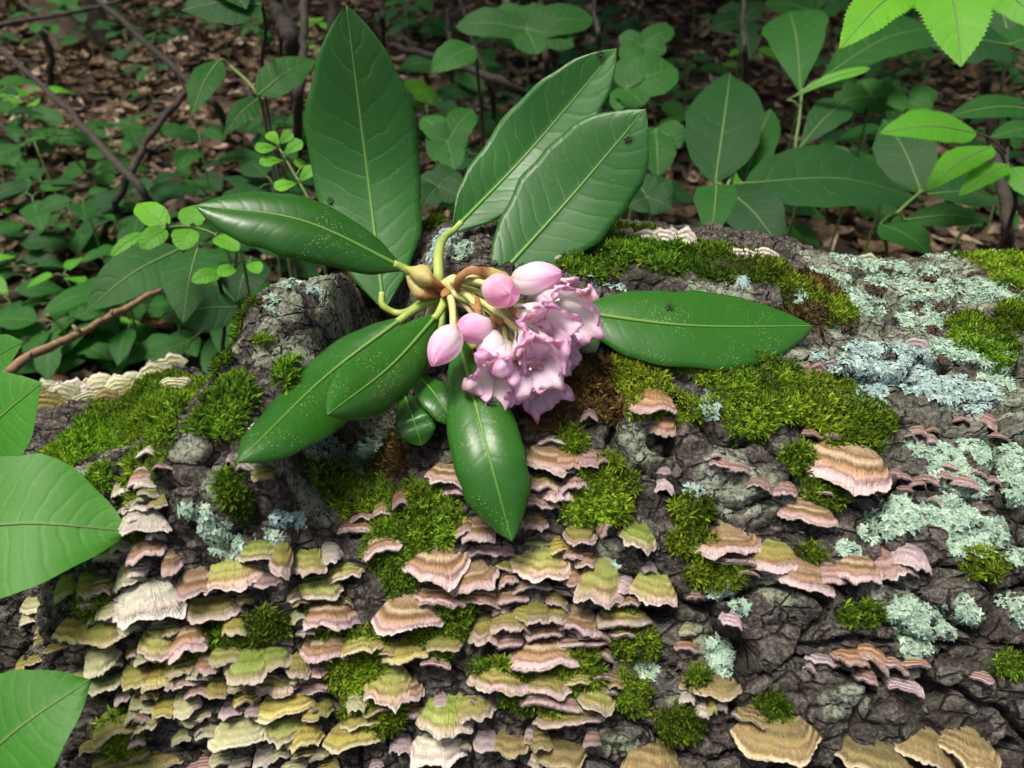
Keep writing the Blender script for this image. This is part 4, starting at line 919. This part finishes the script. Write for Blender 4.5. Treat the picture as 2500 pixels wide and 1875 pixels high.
# ------------------------------------------------------------------ leaf colours of the undergrowth
GL = {
 'mid': leaf_mat('undergrowth_leaf', (.016, .082, .013), (.027, .115, .018), (.10, .24, .07), 7.0, 1.0, .60, .20, .5, .3, (.09, .30, .03), bump=.4, sheen_noise=60),
 'dark': leaf_mat('undergrowth_leaf_dark', (.011, .050, .012), (.018, .072, .017), (.05, .15, .05), 7.0, 1.0, .60, .20, .5, .25, (.05, .20, .04), bump=.4, sheen_noise=60),
 'bright': leaf_mat('undergrowth_leaf_bright', (.075, .28, .018), (.11, .36, .025), (.20, .48, .06), 8.0, 1.0, .5, .3, .25, .4, (.22, .60, .03), bump=.4, sheen_noise=60),
 'lime': leaf_mat('undergrowth_leaf_lime', (.085, .31, .014), (.13, .40, .022), (.28, .58, .08), 6.0, 1.0, .55, .3, .25, .4, (.24, .60, .03), bump=.3, sheen_noise=60),
 'fore': leaf_mat('foreground_leaf', (.032, .165, .012), (.055, .23, .017), (.17, .42, .07), 11.0, 1.4, .5, .3, .5, .35, (.16, .50, .02), bump=.13, sheen_noise=60, fine=.12),
}
m = M('green_stem'); MAT_GST = m.finish((.10, .17, .045), .6)
m = M('brown_stem'); MAT_BST = m.finish(m.ramp(m.noise(120, 4, m.obj_co()), [(.3, (.014, .010, .007)), (.7, (.050, .038, .028))]), .85)
m = M('tan_twig'); MAT_TAN = m.finish(m.ramp(m.noise(140, 4, m.obj_co()), [(.3, (.16, .095, .05)), (.7, (.34, .22, .13))]), .75)
S_ = .3858
def T(k, x, y): ox, oy = {'a': (0, 0), 'b': (800, 0), 'c': (1650, 0), 'l': (0, 600), 'd': (0, 1235), 's': (0, 0)}[k]; q = 1.0 if k == 's' else S_; return ox+x*q, oy+y*q
plant_n = 0
def plant(label, rows, mat, tile, stem=None, prof='ovate', name='sapling', group=None, stemmat=None, teeth=0.0, fold=.12, wavy=.02, lobes=0, face=None, cat='plant', srad=.0022, root=None):
    """rows: base x,y, tip x,y, width (tile pixels), depth base, depth tip, [material]; leaves of one plant, plus the stem that carries them"""
    global plant_n
    plant_n += 1; rng = np.random.default_rng(900+plant_n)
    if root is None:
        bx = np.mean([T(tile, r[0], r[1])[0] for r in rows]); dm = np.mean([r[5] for r in rows])
        q = at(bx, T(tile, rows[0][0], rows[0][1])[1], dm); root = Vector((q.x, q.y+.02, gz1(q.x, q.y+.02)))
    R_ = empty(name, root); tag(R_, label, cat, group)
    bases = []
    for i, r in enumerate(rows):
        b_ = at(*T(tile, r[0], r[1]), r[5]); t_ = at(*T(tile, r[2], r[3]), r[6]); mt = r[7] if len(r) > 7 else mat
        v = VIEW(b_); fc = (v*.75+up*.8+Vector(rng.normal(0, .12, 3))) if face is None else Vector(face)+v*.3
        mid = (b_+t_)/2+up*(.06*(t_-b_).length)*(1 if abs((t_-b_).normalized().z) < .8 else 0)+v*.03*(t_-b_).length
        wd = apparent(r[4]*(1.0 if tile == 's' else S_), [b_, mid, t_], fc)
        V, F, A, c, N, L = leaf_geo([b_, mid, t_], wd, fc, prof if len(r) < 9 else r[8], fold, .05, wavy, teeth=teeth, lobes=lobes, nl=56 if teeth else 22, nc=9, rng=rng)
        lf = child('leaf', mesh_np('leaf', V, F, A), GL[mt], R_)
        mv, mf = tube(c+N*.0002, np.linspace(.0011, .0003, len(c))*min(1, L/.09), 5); child('midrib', mesh_np('midrib', mv, mf), MAT_GST, lf)
        bases.append(b_)
    J = Join(); sm = stemmat or MAT_GST
    if stem:
        pts = [at(*T(tile, x, y), d) for x, y, d in stem]; top = pts[0]
        J.add(*tube(bez([root-up*.01]+pts[::-1], 20) if (pts[-1]-root).length > .02 else bez(pts[::-1], 20), np.linspace(srad*1.2, srad*.7, 20), 7))
        path = bez(pts, 24)
    else:
        top = sum(bases, Vector())/len(bases); pts = [top, (top+root)/2+Vector((.01, .01, 0)), root-up*.01]
        path = bez(pts, 24); J.add(*tube(path[::-1], np.linspace(srad*1.2, srad*.7, 24), 7))
    for b_ in bases:
        k = np.argmin(np.linalg.norm(path-np.array(b_), axis=1)); k = min(len(path)-1, k+1)
        if (Vector(path[k])-b_).length > .001: J.add(*tube(bez([path[k], (Vector(path[k])+b_)/2+up*.004, b_], 7), srad*.5, 6))
    child('stem', J.mesh('stem'), sm, R_)
    return R_
# broad sapling leaves in front of the log's low end
plant('broad bright green leaves of a sapling overhanging the shaded log end', [(-430,165,815,160,900,.275,.285,'fore'),(-200,990,270,870-760,0.1,.30,.30,'fore')][:1]+[(-330,1820,572,1100,760,.255,.265,'fore')], 'fore', 'd',
      stem=[(-430,165,.275),(-420,900,.262),(-330,1820,.255),(-300,2500,.25)], prof='ovate', wavy=.022, fold=.10, face=(-.05,-.2,.6), name='sapling', srad=.003, cat='sapling')
plant('pointed mid green leaves of a sapling beside the log end', [(-260,1430,270,865,560,.33,.32,'fore'),(-190,860,150,608,230,.36,.35,'fore')], 'fore', 'l', stem=[(-190,860,.36),(-260,1430,.33),(-330,2300,.32)], prof='ovate', wavy=.015, face=(0,-.1,.5), name='sapling', srad=.0026, cat='sapling')
# right-hand undergrowth
plant('sapling with large dark oval leaves behind the mossy log', [(248,1165,345,462,480,.80,.92,'dark'),(440,1160,1560,1262,350,.78,.86,'dark'),(300,1180,690,1610,330,.78,.72,'dark'),(430,1150,600,690,250,.84,.92,'mid')], 'dark', 'c',
      stem=[(430,1000,.84),(330,1165,.80),(240,1500,.82),(200,1900,.95)], prof='ovate', wavy=.03, cat='sapling')
plant('small heart shaped bright leaf on a thin shoot behind the log', [(258,1172,222,1530,275,.70,.66,'mid')], 'mid', 'c', stem=[(258,1172,.70),(230,1300,.74),(210,1800,.80)], prof='heart', fold=.15)
plant('tall sapling with two broad upright mid green leaves', [(790,585,720,70,400,1.0,1.12,'mid'),(918,500,1620,170,350,1.0,1.1,'mid'),(700,635,1235,430,60,.98,.96,'bright'),(780,940,1075,640,230,.96,1.0,'dark'),(790,1060,1115,975,120,.93,.9,'mid')], 'mid', 'c',
      stem=[(800,560,1.0),(780,760,.97),(755,950,.96),(740,1400,1.0)], prof='obov', wavy=.02, cat='sapling')
plant('shrub leaves with saw toothed edges beside a dark stem', [(1895,840,1285,842,215,.74,.72,'bright'),(1995,925,1572,1212,205,.72,.68,'bright'),(2105,1040,1788,1242,160,.71,.68,'bright'),(2300,700,1718,738,165,.78,.76,'mid'),(2330,830,1985,870,130,.76,.74,'mid'),(2130,1060,2235,1255,165,.71,.69,'bright')], 'bright', 'c',
      stem=[(2120,650,.78),(2100,900,.75),(2090,1100,.74),(2080,1500,.80)], stemmat=MAT_BST, prof='ovate', teeth=.14, wavy=.015, cat='shrub')
plant('vivid lime leaves with fine toothed edges hanging from above', [(1490,-110,1033,312,320,.60,.56,'lime'),(1700,-160,1806,425,440,.59,.55,'lime'),(2010,-90,2330,200,240,.60,.57,'lime')], 'lime', 'c',
      stem=[(1500,-160,.60),(1750,-200,.60),(2200,-170,.62),(2700,300,.68),(2800,1500,.75)], prof='ovate', teeth=.10, wavy=.01, stemmat=MAT_BST, cat='shrub')
plant('seedling with dark lobed leaves under the lime leaves', [(2115,285,1590,300,300,.88,.86,'dark'),(2115,265,1985,-60,280,.9,.95,'dark'),(2100,290,2330,240,200,.88,.9,'mid')], 'dark', 'c', stem=[(2115,285,.88),(2060,560,.9),(2040,1000,1.0)], lobes=2, wavy=.03)
plant('shrub shoot with dark drooping leaves above the log edge', [(1552,1212,1310,755,340,.86,.92,'dark'),(1450,1392,1995,1395,150,.76,.76,'mid'),(1290,1420,1612,1610,190,.78,.72,'mid'),(1590,1230,2050,1270,180,.86,.9,'dark')], 'dark', 'c', stem=[(1550,1212,.86),(1420,1330,.82),(1330,1450,.85),(1300,1800,.95)], prof='lance')
def star(label, cx, cy, tile, spec, d, mat, prof='round', lobes=0, **kw):
    rows = [(cx, cy, cx+dx, cy+dy, w, d, d+(-dy)*.00012, mat) for dx, dy, w in spec]
    return plant(label, rows, mat, tile, prof=prof, lobes=lobes, **kw)
star('maple seedling with jagged leaves spread flat over litter', 1240, 610, 'c', [(-260,60,200),(-60,-110,190),(180,40,210),(60,120,150)], 1.15, 'mid', 'ovate', 3, group=None)
star('maple seedling with jagged leaves near the toothed shrub', 1480, 640, 'c', [(-150,20,130),(130,90,140),(180,-60,150)], 1.05, 'mid', 'ovate', 3)
star('seedling with a wide pale leaf between the upright leaves', 885, 75, 'c', [(-330,-50,180),(210,-110,180),(-40,-200,160)], 1.35, 'mid', 'ovate', 2)
star('shaded seedling with notched leaves on a dark thin stem', 430, 130, 'c', [(-220,60,150),(40,250,170),(-170,-70,150),(120,-120,150)], 1.4, 'dark', 'ovate', 2)
star('cluster of rounded green leaves behind the upright glossy leaves', 1250, 185, 'b', [(80,160,230),(-210,-110,190),(-440,-20,170),(200,-90,210),(430,-60,190),(310,110,170),(30,-150,190)], 1.15, 'mid', 'round')
star('round leaved seedling beside the tip of the glossy leaf', 1990, 290, 'b', [(-150,-60,110),(200,-110,140),(-140,80,120),(150,40,120)], 1.05, 'mid', 'round')
star('seedling with big rounded leaves behind the right glossy leaf', 1885, 560, 'b', [(330,-120,260),(110,110,180),(-60,140,140),(60,-210,200)], .95, 'mid', 'round')
star('drooping round leaf seedling right of the glossy leaf', 2075, 815, 'b', [(15,300,230),(160,120,200),(-120,160,180)], .9, 'mid', 'round')
plant('single pointed leaf hanging between the glossy leaves', [(935,300,648,462,185,.95,.92,'mid')], 'mid', 'b', stem=[(935,300,.95),(950,480,.98),(980,900,1.1)], stemmat=MAT_BST)
star('low seedling with rounded leaves behind the two crossing leaves', 760, 900, 'b', [(160,-210,180),(-140,-30,200),(-90,120,170),(110,40,180),(-160,-160,160),(40,180,180)], .9, 'mid', 'round')
star('dim seedling with small rounded leaves below the crossing leaves', 700, 1180, 'b', [(-120,-60,170),(130,-90,200),(150,80,170),(-90,120,170)], .82, 'dark', 'round')
star('dark seedling growing behind the mossy far edge', 2020, 1250, 'b', [(-110,-160,200),(150,-110,220),(160,70,200),(-130,60,200)], .85, 'dark', 'ovate')
# left-hand undergrowth
plant('shoot with two opposite smooth green leaves over leaf litter', [(1385,385,1212,732,175,.85,.80,'mid'),(1632,605,1995,378,210,.82,.85,'mid'),(1640,620,1420,860,130,.83,.8,'mid')], 'mid', 'a', stem=[(1440,400,.86),(1630,600,.83),(1700,900,.9)], fold=.1)
plant('big dark leaf hanging at the top of the dim thicket', [(1660,30,1145,70,260,.72,.70,'dark'),(1400,-120,1560,60,200,.72,.70,'dark')], 'dark', 'a', stem=[(1660,30,.72),(1680,200,.78),(1690,700,.95)], stemmat=MAT_BST)
plant('yellow green compound leaf sprig poking up behind the log', [(1768,920,1695,838,75,.60,.60),(1768,912,1852,840,75,.60,.60),(1755,935,1615,948,70,.60,.59),(1792,985,1915,895,80,.60,.60),(1795,1015,1642,1035,68,.60,.59),(1885,1160,1735,1192,72,.60,.59),(1890,1155,1995,1058,80,.60,.60),(1965,1062,1858,1028,60,.61,.6)], 'lime', 'a',
      stem=[(1760,925,.60),(1850,1080,.60),(1970,1300,.60),(2040,1560,.62)], prof='obov', wavy=.01, srad=.0012)
plant('yellow green clover like sprig in front of dark thicket', [(1050,1440,868,1288,160,.56,.57),(1050,1452,888,1575,125,.56,.55),(1212,1438,1232,1298,160,.57,.58),(1200,1442,1148,1582,155,.57,.56),(905,1478,698,1622,70,.56,.55),(1365,1500,1512,1585,105,.57,.56),(1480,1690,1385,1745,85,.57,.56),(1590,1660,1640,1730,95,.57,.56),(1395,1730,1210,1780,95,.57,.56)], 'lime', 'a',
      stem=[(1040,1440,.56),(1205,1435,.57),(1380,1500,.575),(1480,1680,.58),(1560,1760,.60)], prof='round', wavy=.02, srad=.0012)
plant('sapling with three broad hanging leaves beside the limb stub', [(1142,20,538,422,300,.66,.62,'mid'),(1252,15,1160,492,310,.64,.60,'mid'),(1590,70,1500,355,300,.66,.63,'dark'),(1510,390,1020,455,290,.70,.68,'dark'),(1212,600,918,752,130,.72,.7,'mid')], 'mid', 'l', stem=[(1250,0,.65),(1380,200,.68),(1420,500,.75),(1430,900,.9)], prof='ovate', stemmat=MAT_BST, cat='sapling')
# low seedlings all over the left floor and the gaps
proto_leaf = []
def seedling(x, y, h, n, L, mat, prof, lobes, seed, label, group):
    rng = np.random.default_rng(seed); z = gz1(x, y); R_ = empty('seedling', (x, y, z)); tag(R_, label, 'seedling', group)
    top = Vector((x+rng.normal(0, .03), y+rng.normal(0, .03), z+h)); J = Join()
    root = Vector((x, y, z-.01)); st_ = bez([root, (root+top)/2+Vector((rng.normal(0, .012), 0, 0)), top], 10); J.add(*tube(st_, np.linspace(.0022, .0012, 10), 6))
    a0 = rng.uniform(0, 6.28)
    for i in range(n):
        a = a0+i*2.4+rng.normal(0, .3); hh = rng.uniform(.45, 1.0) if i > 2 else 1.0
        b0 = Vector(st_[int(hh*9)]); dr = Vector((math.cos(a), math.sin(a), rng.uniform(-.12, .25))); b1 = b0+dr*L*.28; l = L*rng.uniform(.7, 1.2)
        tip = b1+dr*l+Vector((0, 0, -rng.uniform(.1, .45)*l)); mid = (b1+tip)/2+Vector((0, 0, .09*l))
        V, F, A, c, N, LL = leaf_geo([b1, mid, tip], l*rng.uniform(.5, .68), (rng.normal(0, .2), rng.normal(0, .2)-.25, 1), prof, .1, .05, .03, lobes=lobes, nl=14 if not lobes else 20, nc=7, rng=rng)
        child('leaf', mesh_np('leaf', V, F, A), GL[mat], R_); J.add(*tube(bez([b0, (b0+b1)/2+Vector((0, 0, .003)), b1], 5), .0009, 5))
    child('stem', J.mesh('stem'), MAT_GST, R_)
KINDS = [('mid', 'ovate', 0, 'leafy green seedling'), ('mid', 'ovate', 2, 'notched leaf seedling'), ('dark', 'round', 0, 'dim round leaved seedling'), ('bright', 'ovate', 0, 'fresh bright seedling'), ('dark', 'ovate', 2, 'dark notched leaf seedling')]
LANDM = [(150,60,'near the foot of the brown tree trunk'),(330,120,'under the long slanting branch'),(120,330,'by the branch over the open litter'),(60,560,'at the end of the slanting branch'),(330,430,'beside the forked dark stem'),(150,780,'around the bare tan twig'),(420,640,'under the three broad hanging leaves'),
 (560,330,'behind the shoot with opposite leaves'),(640,120,'under the big dark hanging leaf'),(680,480,'behind the yellow green sprig'),(960,120,'right of the tall upright glossy leaf'),(980,420,'between the upright glossy leaves'),(1250,60,'behind the cluster of rounded leaves'),(1180,250,'behind the two crossing glossy leaves'),
 (1500,60,'beyond the tips of the crossing leaves'),(1620,300,'behind the large dark oval leaves'),(1650,500,'at the mossy far edge of the log'),(1850,120,'around the two broad upright leaves'),(2050,330,'by the jagged maple seedlings'),(2100,520,'under the long dark leaf by the log'),(2300,120,'under the vivid lime leaves'),(2400,430,'beneath the saw toothed shrub')]
rs = np.random.default_rng(42); cnt = 0
for k in range(600):
    px_, py_ = rs.uniform(-80, 2560), rs.uniform(-30, 900)
    if px_ > 900 and rs.uniform() < .35: continue
    if py_ > (880 if px_ < 700 else 560): continue
    if px_ < 500 and 120 < py_ < 300 and rs.uniform() < .6: continue
    g = ground_hit(px_, py_+110)
    if g.y < .42 or g.y > 4.2: continue
    kd = KINDS[rs.choice(5, p=[.34, .26, .16, .10, .14])]
    lm = min(LANDM, key=lambda q: math.hypot(q[0]-px_, q[1]-py_))[2]; lab = f'{kd[3]} {lm}'; kd = (*kd[:3], lab)
    seedling(g.x, g.y, rs.uniform(.05, .20)*(1+.15*g.y), int(rs.integers(4, 8)), rs.uniform(.05, .095), kd[0], kd[1], kd[2], 3000+k, kd[3], kd[3].replace('seedling', 'seedlings', 1)); cnt += 1
    if cnt >= 165: break
# bare dark stems of the thicket
def stick(name, pts, r0, r1, mat, label, cat, group=None, n=24):
    P_ = [p if isinstance(p, Vector) else at(*p) for p in pts]; c = bez(P_, n); rn = np.random.default_rng(int(abs(P_[0].x)*1e4))
    c = c+rn.normal(0, r0*.25, c.shape); v, f = tube(c-np.array(P_[0]), np.linspace(r0, r1, n)*rn.uniform(.88, 1.12, n), 8)
    o = obj(name, mesh_np(name, v, f), mat); o.location = P_[0]; tag(o, label, cat, group); return o
A_ = lambda x, y, d: (*T('a', x, y), d)
def rooted(pts):  # extend the last point down into the ground
    q = at(*pts[-1]); return [at(*p) for p in pts]+[Vector((q.x+.02, q.y+.03, gz1(q.x+.02, q.y+.03)-.02))]
gs = 'bare dark stems in the thicket'
for pts, r in [([(-60,-40,1.3),(300,270,1.25),(620,560-320,1.2)], .004)]: pass
stick('branch', [A_(560,-40,1.5), A_(860,210,1.4), A_(1220,545,1.25), A_(1380,700,1.2)]+[ground_hit(*T('a',1450,900))], .0055, .006, MAT_BST, 'long dark branch slanting across the left thicket', 'branch')
stick('branch', [A_(-40,270,1.35), A_(330,600,1.25), A_(600,880,1.15), A_(940,1260,1.05)]+[ground_hit(*T('a',1010,1400))], .005, .006, MAT_BST, 'dark slanting branch over the sunlit litter', 'branch')
stick('branch', [A_(1215,550,1.24), A_(990,800,1.2), A_(880,980,1.17), A_(800,1150,1.15), A_(690,1420,1.2)]+[ground_hit(*T('a',600,1660))], .005, .006, MAT_BST, 'forked dark stem leaning below the long branch', 'branch')
stick('branch', [A_(-40,165,1.8), A_(300,105,1.8), A_(640,40,1.75), A_(900,-60,1.7)], .006, .004, MAT_BST, 'thin branch lying high across the thicket corner', 'branch')
for (x0, y0, x1, y1, d, r) in [(1690,-60,1860,330,1.35,.014),(1930,-60,1880,720,1.1,.0075),(1970,-40,1780,230,1.5,.005),(1760,-60,1900,260,1.6,.006),(2100,-40,2090,400,1.5,.012),(100,-60,310,320,2.2,.010),(1560,560,1720,900,1.1,.004)]:
    stick('shrub_stem', [A_(x0,y0,d), A_((x0+x1)/2+15,(y0+y1)/2,d-.02), A_(x1,y1,d-.04)]+[ground_hit(*T('a',x1+8,y1+330))], r*.8, r, MAT_BST, 'dark upright shrub stem behind the tall glossy leaf', 'stem', 'dark upright shrub stems behind the tall glossy leaf')
B_ = lambda x, y, d: (*T('b', x, y), d)
for (x0, y0, x1, y1, d, r) in [(360,-60,350,180,1.6,.006),(820,-60,1040,600,1.45,.005),(1345,-60,1395,480,1.3,.006),(1680,-60,1720,300,1.2,.004),(760,60,780,330,1.5,.005)]:
    stick('shrub_stem', [B_(x0,y0,d), B_((x0+x1)/2-8,(y0+y1)/2,d), B_(x1,y1,d)]+[ground_hit(*T('b',x1+8,y1+260))], r*.8, r, MAT_BST, 'slim dark stem rising between the upright glossy leaves', 'stem', 'slim dark stems between the upright glossy leaves')
stick('branch', [B_(400,280,1.5), B_(760,390,1.4), B_(1240,590,1.3)]+[ground_hit(*T('b',1400,760))], .006, .007, MAT_BST, 'dead stick leaning behind the two crossing leaves', 'branch')
C_ = lambda x, y, d: (*T('c', x, y), d)
stick('shrub_stem', [C_(430,-60,1.1), C_(428,200,1.1), C_(440,400,1.15)]+[ground_hit(*T('c',450,560))], .003, .004, MAT_BST, 'thin wiry stem right of the glossy leaves', 'stem')
stick('shrub_stem', [C_(1960,480,.95), C_(1975,650,.97), C_(2080,1250,.9), C_(2110,1560,.95)]+[ground_hit(*T('c',2120,1650))], .006, .008, MAT_BST, 'stout dark stem behind the saw toothed leaves', 'stem')
L_ = lambda x, y, d: (*T('l', x, y), d)
tw = stick('twig', [L_(-40,880,.60), L_(180,710,.64), L_(500,555,.70), L_(780,400,.78), L_(1015,280,.86)], .0042, .003, MAT_TAN, 'bare tan twig slanting up behind the low log end', 'twig')
for (x, y, d, dx, dz) in [(180,710,.64,.004,.006),(505,550,.70,-.004,.008),(700,440,.755,.003,.006)]:
    p = at(*L_(x, y, d)); v, f = tube([p, p+Vector((dx, 0, dz))], [.0026, .0012], 6); nb = obj('knot', mesh_np('knot', np.array(v)-np.array(tw.location), f), MAT_TAN); nb.parent = tw
# thin dry sticks on the floor
for k in range(26):
    g = ground_hit(rs.uniform(0, 2500), rs.uniform(60, 620)); a = rs.uniform(0, 3.14); l = rs.uniform(.12, .4)
    if g.y < .45: continue
    e = g+Vector((math.cos(a)*l, math.sin(a)*l, 0)); e.z = gz1(e.x, e.y)+rs.uniform(.01, .06)
    stick('twig', [g+up*.012, (g+e)/2+up*.02, e], rs.uniform(.0015, .004), .0012, MAT_BST if k % 3 else MAT_TAN, 'thin dry stick lying on the leaf litter', 'twig', 'thin dry sticks lying on the leaf litter', n=10)
# tree trunk in the far corner
g = ground_hit(215, 125); tr = empty('tree', g); tag(tr, 'brown tree trunk at the back of the thicket', 'tree')
v, f = tube(bez([g-up*.05, g+up*.25+Vector((-.05, .02, 0)), g+up*1.2+Vector((-.22, .05, 0)), g+up*4+Vector((-.5, .3, 0))], 20), np.linspace(.13, .075, 20), 18)
v = v+.008*np.stack([fbm(v*12, 3, 1), fbm(v*12+5, 3, 2), 0*v[:, 0]], -1); m = M('trunk'); MAT_TR = m.finish(m.ramp(m.noise(25, 5, m.obj_co()), [(.3, (.07, .048, .033)), (.7, (.17, .12, .085))]), .9)
child('trunk', mesh_np('trunk', v, f), MAT_TR, tr)

# out-of-view trees and crowns, added to block the sky and darken the thicket
m = M('shade_canopy_leaf'); MAT_CAN = m.finish(m.mix(m.n('ObjectInfo', out=5), (.03, .10, .02), (.05, .13, .025)), .6, spec=.2, translucent=.3, tcol=(.12, .32, .04))
def shade_crown(n, boxes, sun_gap=None):
    J = []
    for (x0, x1, y0, y1, z0, z1), k in boxes:
        p = np.stack([RNG.uniform(x0, x1, k), RNG.uniform(y0, y1, k), RNG.uniform(z0, z1, k)], -1); J.append(p)
    p = np.concatenate(J); p = p[fbm(p*.9, 2, 77) > -.28]
    if sun_gap: p = p[np.hypot(p[:, 0]-sun_gap[0], p[:, 1]-sun_gap[1]) > sun_gap[2]]  # leaves cleared here so the sun brightens a patch of litter
    n = len(p); a = RNG.uniform(0, 6.283, n); L = RNG.uniform(.10, .22, n); d = np.stack([np.cos(a), np.sin(a), RNG.normal(0, .35, n)], -1); w_ = np.stack([-np.sin(a), np.cos(a), RNG.normal(0, .35, n)], -1)
    V = np.stack([p, p+d*(L*.45)[:, None]+w_*(L*.3)[:, None], p+d*L[:, None]-np.array([0, 0, .03]), p+d*(L*.45)[:, None]-w_*(L*.3)[:, None]], 1).reshape(-1, 3)
    i = np.arange(n)*4; return V, np.stack([i, i+1, i+2, i+3], 1)
def shade_tree(base, lean, boxes, label, r=.16, root=None):
    R_ = root or empty('tree', base); b = Vector(base)
    if root is None: tag(R_, label, 'tree')
    top = Vector(lean); lim = Join()
    if root is None:
        v, f = tube(bez([b-up*.1, (b+top)/2+Vector((.1, .1, 0)), top], 16), np.linspace(r, r*.5, 16), 14); child('trunk', mesh_np('trunk', v, f), MAT_TR, R_)
    for (bx, k) in boxes:
        c = Vector(((bx[0]+bx[1])/2, (bx[2]+bx[3])/2, (bx[4]+bx[5])/2)); v, f = tube(bez([b.lerp(top, .6), (b.lerp(top, .6)+c)/2+up*.3, c], 12), np.linspace(r*.4, .015, 12), 8); lim.add(v, f)
    child('limb', lim.mesh('limb'), MAT_TR, R_)
    V, F = shade_crown(0, boxes, (-2.1, 1.85, 1.15)); child('shade_crown', mesh_np('shade_crown', V, F, smooth=False), MAT_CAN, R_)
shade_tree(g, g+up*4+Vector((-.5, .3, 0)), [((-5, -.4, 2.0, 6.5, 2.2, 4.2), 5200), ((-4, .2, .9, 3.0, 1.9, 3.0), 2600)], '', root=tr)  # unseen limbs and leaves added over the corner trunk for shade
shade_tree((2.4, 7.5, gz1(2.4, 7.5)), (2.2, 7.2, 6), [((-.5, 5, 2.5, 8, 2.2, 4.6), 6500), ((-.3, 4.5, .8, 3.2, 1.9, 3.2), 3600)], 'tall unseen tree added to shade the thicket')
shade_tree((-2.6, 9.5, gz1(-2.6, 9.5)), (-2.5, 9, 6), [((-7, 6, 6.5, 11, 1.0, 5.5), 4200)], 'far unseen tree added to shade the thicket from behind')

# ------------------------------------------------------------------ crumbly brown clumps, ants, fallen scraps
m = M('brown_crumbs'); MAT_FR = m.finish(m.ramp(m.noise(500, 3, m.obj_co()), [(.3, (.020, .011, .007)), (.7, (.085, .048, .03))]), .9)
ico = np.array([(0, 0, 1), (.89, 0, .45), (.28, .85, .45), (-.72, .53, .45), (-.72, -.53, .45), (.28, -.85, .45), (.72, .53, -.45), (-.28, .85, -.45), (-.89, 0, -.45), (-.28, -.85, -.45), (.72, -.53, -.45), (0, 0, -1)])
icf = np.array([(0,1,2),(0,2,3),(0,3,4),(0,4,5),(0,5,1),(1,6,2),(2,7,3),(3,8,4),(4,9,5),(5,10,1),(6,7,2),(7,8,3),(8,9,4),(9,10,5),(10,6,1),(11,7,6),(11,8,7),(11,9,8),(11,10,9),(11,6,10)])
for i, (x, y, r) in enumerate([(2040,668,26),(2085,662,24),(2132,708,26),(1998,704,20),(2325,692,24),(2312,760,36),(2392,818,34),(2280,808,22),(2455,795,34),(2475,705,22),(2068,795,28),(2272,682,14),(1762,652,24),(2018,962,30),(2385,670,20),(2232,755,30),(1555,860,12),(640,1310,22),(2300,880,14),(2160,655,16)]):
    p = hit(x, y); n = log_normal(p); d = (p-CAM).dot(FWD); R = r*d/FPX; rng = np.random.default_rng(70+i); J = Join()
    for k in range(95):
        a = rng.uniform(0, 6.28); q = R*math.sqrt(rng.uniform()); e, f = n.orthogonal().normalized(), None; f = n.cross(e)
        c = np.array(p+e*(q*math.cos(a))+f*(q*math.sin(a))+n*(R*.45*(1-(q/R)**2)*rng.uniform(0, 1)))-np.array(p)
        J.add(ico*rng.uniform(.0003, .0009)*rng.uniform(.7, 1.3, (12, 3))+c, icf)
    o = obj('crumb_clump', J.mesh('crumb_clump', False), MAT_FR); o.location = p
    tag(o, 'crumbly dark brown clump sitting on pale crusty lichen', 'debris', 'crumbly brown clumps on the lichen')
m = M('ant'); MAT_ANT = m.finish((.018, .010, .007), .35)
def ant(x, y, dep, ang, label):
    p = at(x, y, dep); v = VIEW(p); e = Vector((math.cos(ang), 0, math.sin(ang))); e = (e-v*e.dot(v)).normalized(); f = v.cross(e); S = .0016
    J = Join(); pr = [(-1.35, .05), (-1.1, .34), (-.7, .42), (-.35, .28), (-.18, .09), (.0, .17), (.25, .22), (.48, .17), (.58, .08), (.72, .22), (.95, .26), (1.12, .10)]
    vv, ff = tube([p+e*(a*S)+v*.0008 for a, r in pr], [r*S for a, r in pr], 8); J.add(vv, ff)
    for sgn in (-1, 1):
        for k, dx in enumerate((.8, 0, -.8)):
            b = p+e*(.2*S)+v*.0008; kn = b+f*(sgn*.6*S)+e*(dx*.5*S)+v*.0007; ft = b+f*(sgn*1.15*S)+e*(dx*1.1*S)-v*.0008
            J.add(*tube([b, kn, ft], .00016, 5))
        h = p+e*(1.05*S)+v*.0009; J.add(*tube([h, h+e*.5*S+f*(sgn*.35*S), h+e*.95*S+f*(sgn*.5*S)], .00011, 4))
    o = obj('ant', J.mesh('ant'), MAT_ANT); o.data.transform(Matrix.Translation(-p)); o.location = p; tag(o, label, 'ant')
# find the leaf surface under each ant
def leaf_at(x, y):
    deps = bpy.context.evaluated_depsgraph_get(); h = scene.ray_cast(deps, CAM, ray(x, y).normalized())
    return (h[1]-CAM).dot(FWD) if h[0] else .36
bpy.context.view_layer.update()
for x, y, a, lb in [(1466,131,1.9,'dark ant near the tip of the rear wavy leaf'),(1533,338,.2,'small ant on the tip of the front crossing leaf'),(1200,984,.3,'ant below the flower head on the drooping leaf'),(1634,750,1.2,'ant on the leaf lying toward the lichen'),(806,490,1.8,'ant low on the tall upright leaf')]:
    ant(x, y, leaf_at(x, y)-.0004, a, lb)
m = M('scrap'); MAT_SC = m.finish((.62, .45, .50), .6, translucent=.2)
p = at(1362, 628, leaf_at(1362, 628)-.0008); V, F, A, c, N, L = leaf_geo([p-Vector((.0016, 0, .0008)), p, p+Vector((.0018, 0, .0010))], .0015, VIEW(p), 'round', thick=.0004, nl=8, nc=5)
o = obj('petal_scrap', mesh_np('petal_scrap', V, F), MAT_SC); o.data.transform(Matrix.Translation(-p)); o.location = p; tag(o, 'tiny pink petal scrap stuck on the crossing leaf', 'petal')
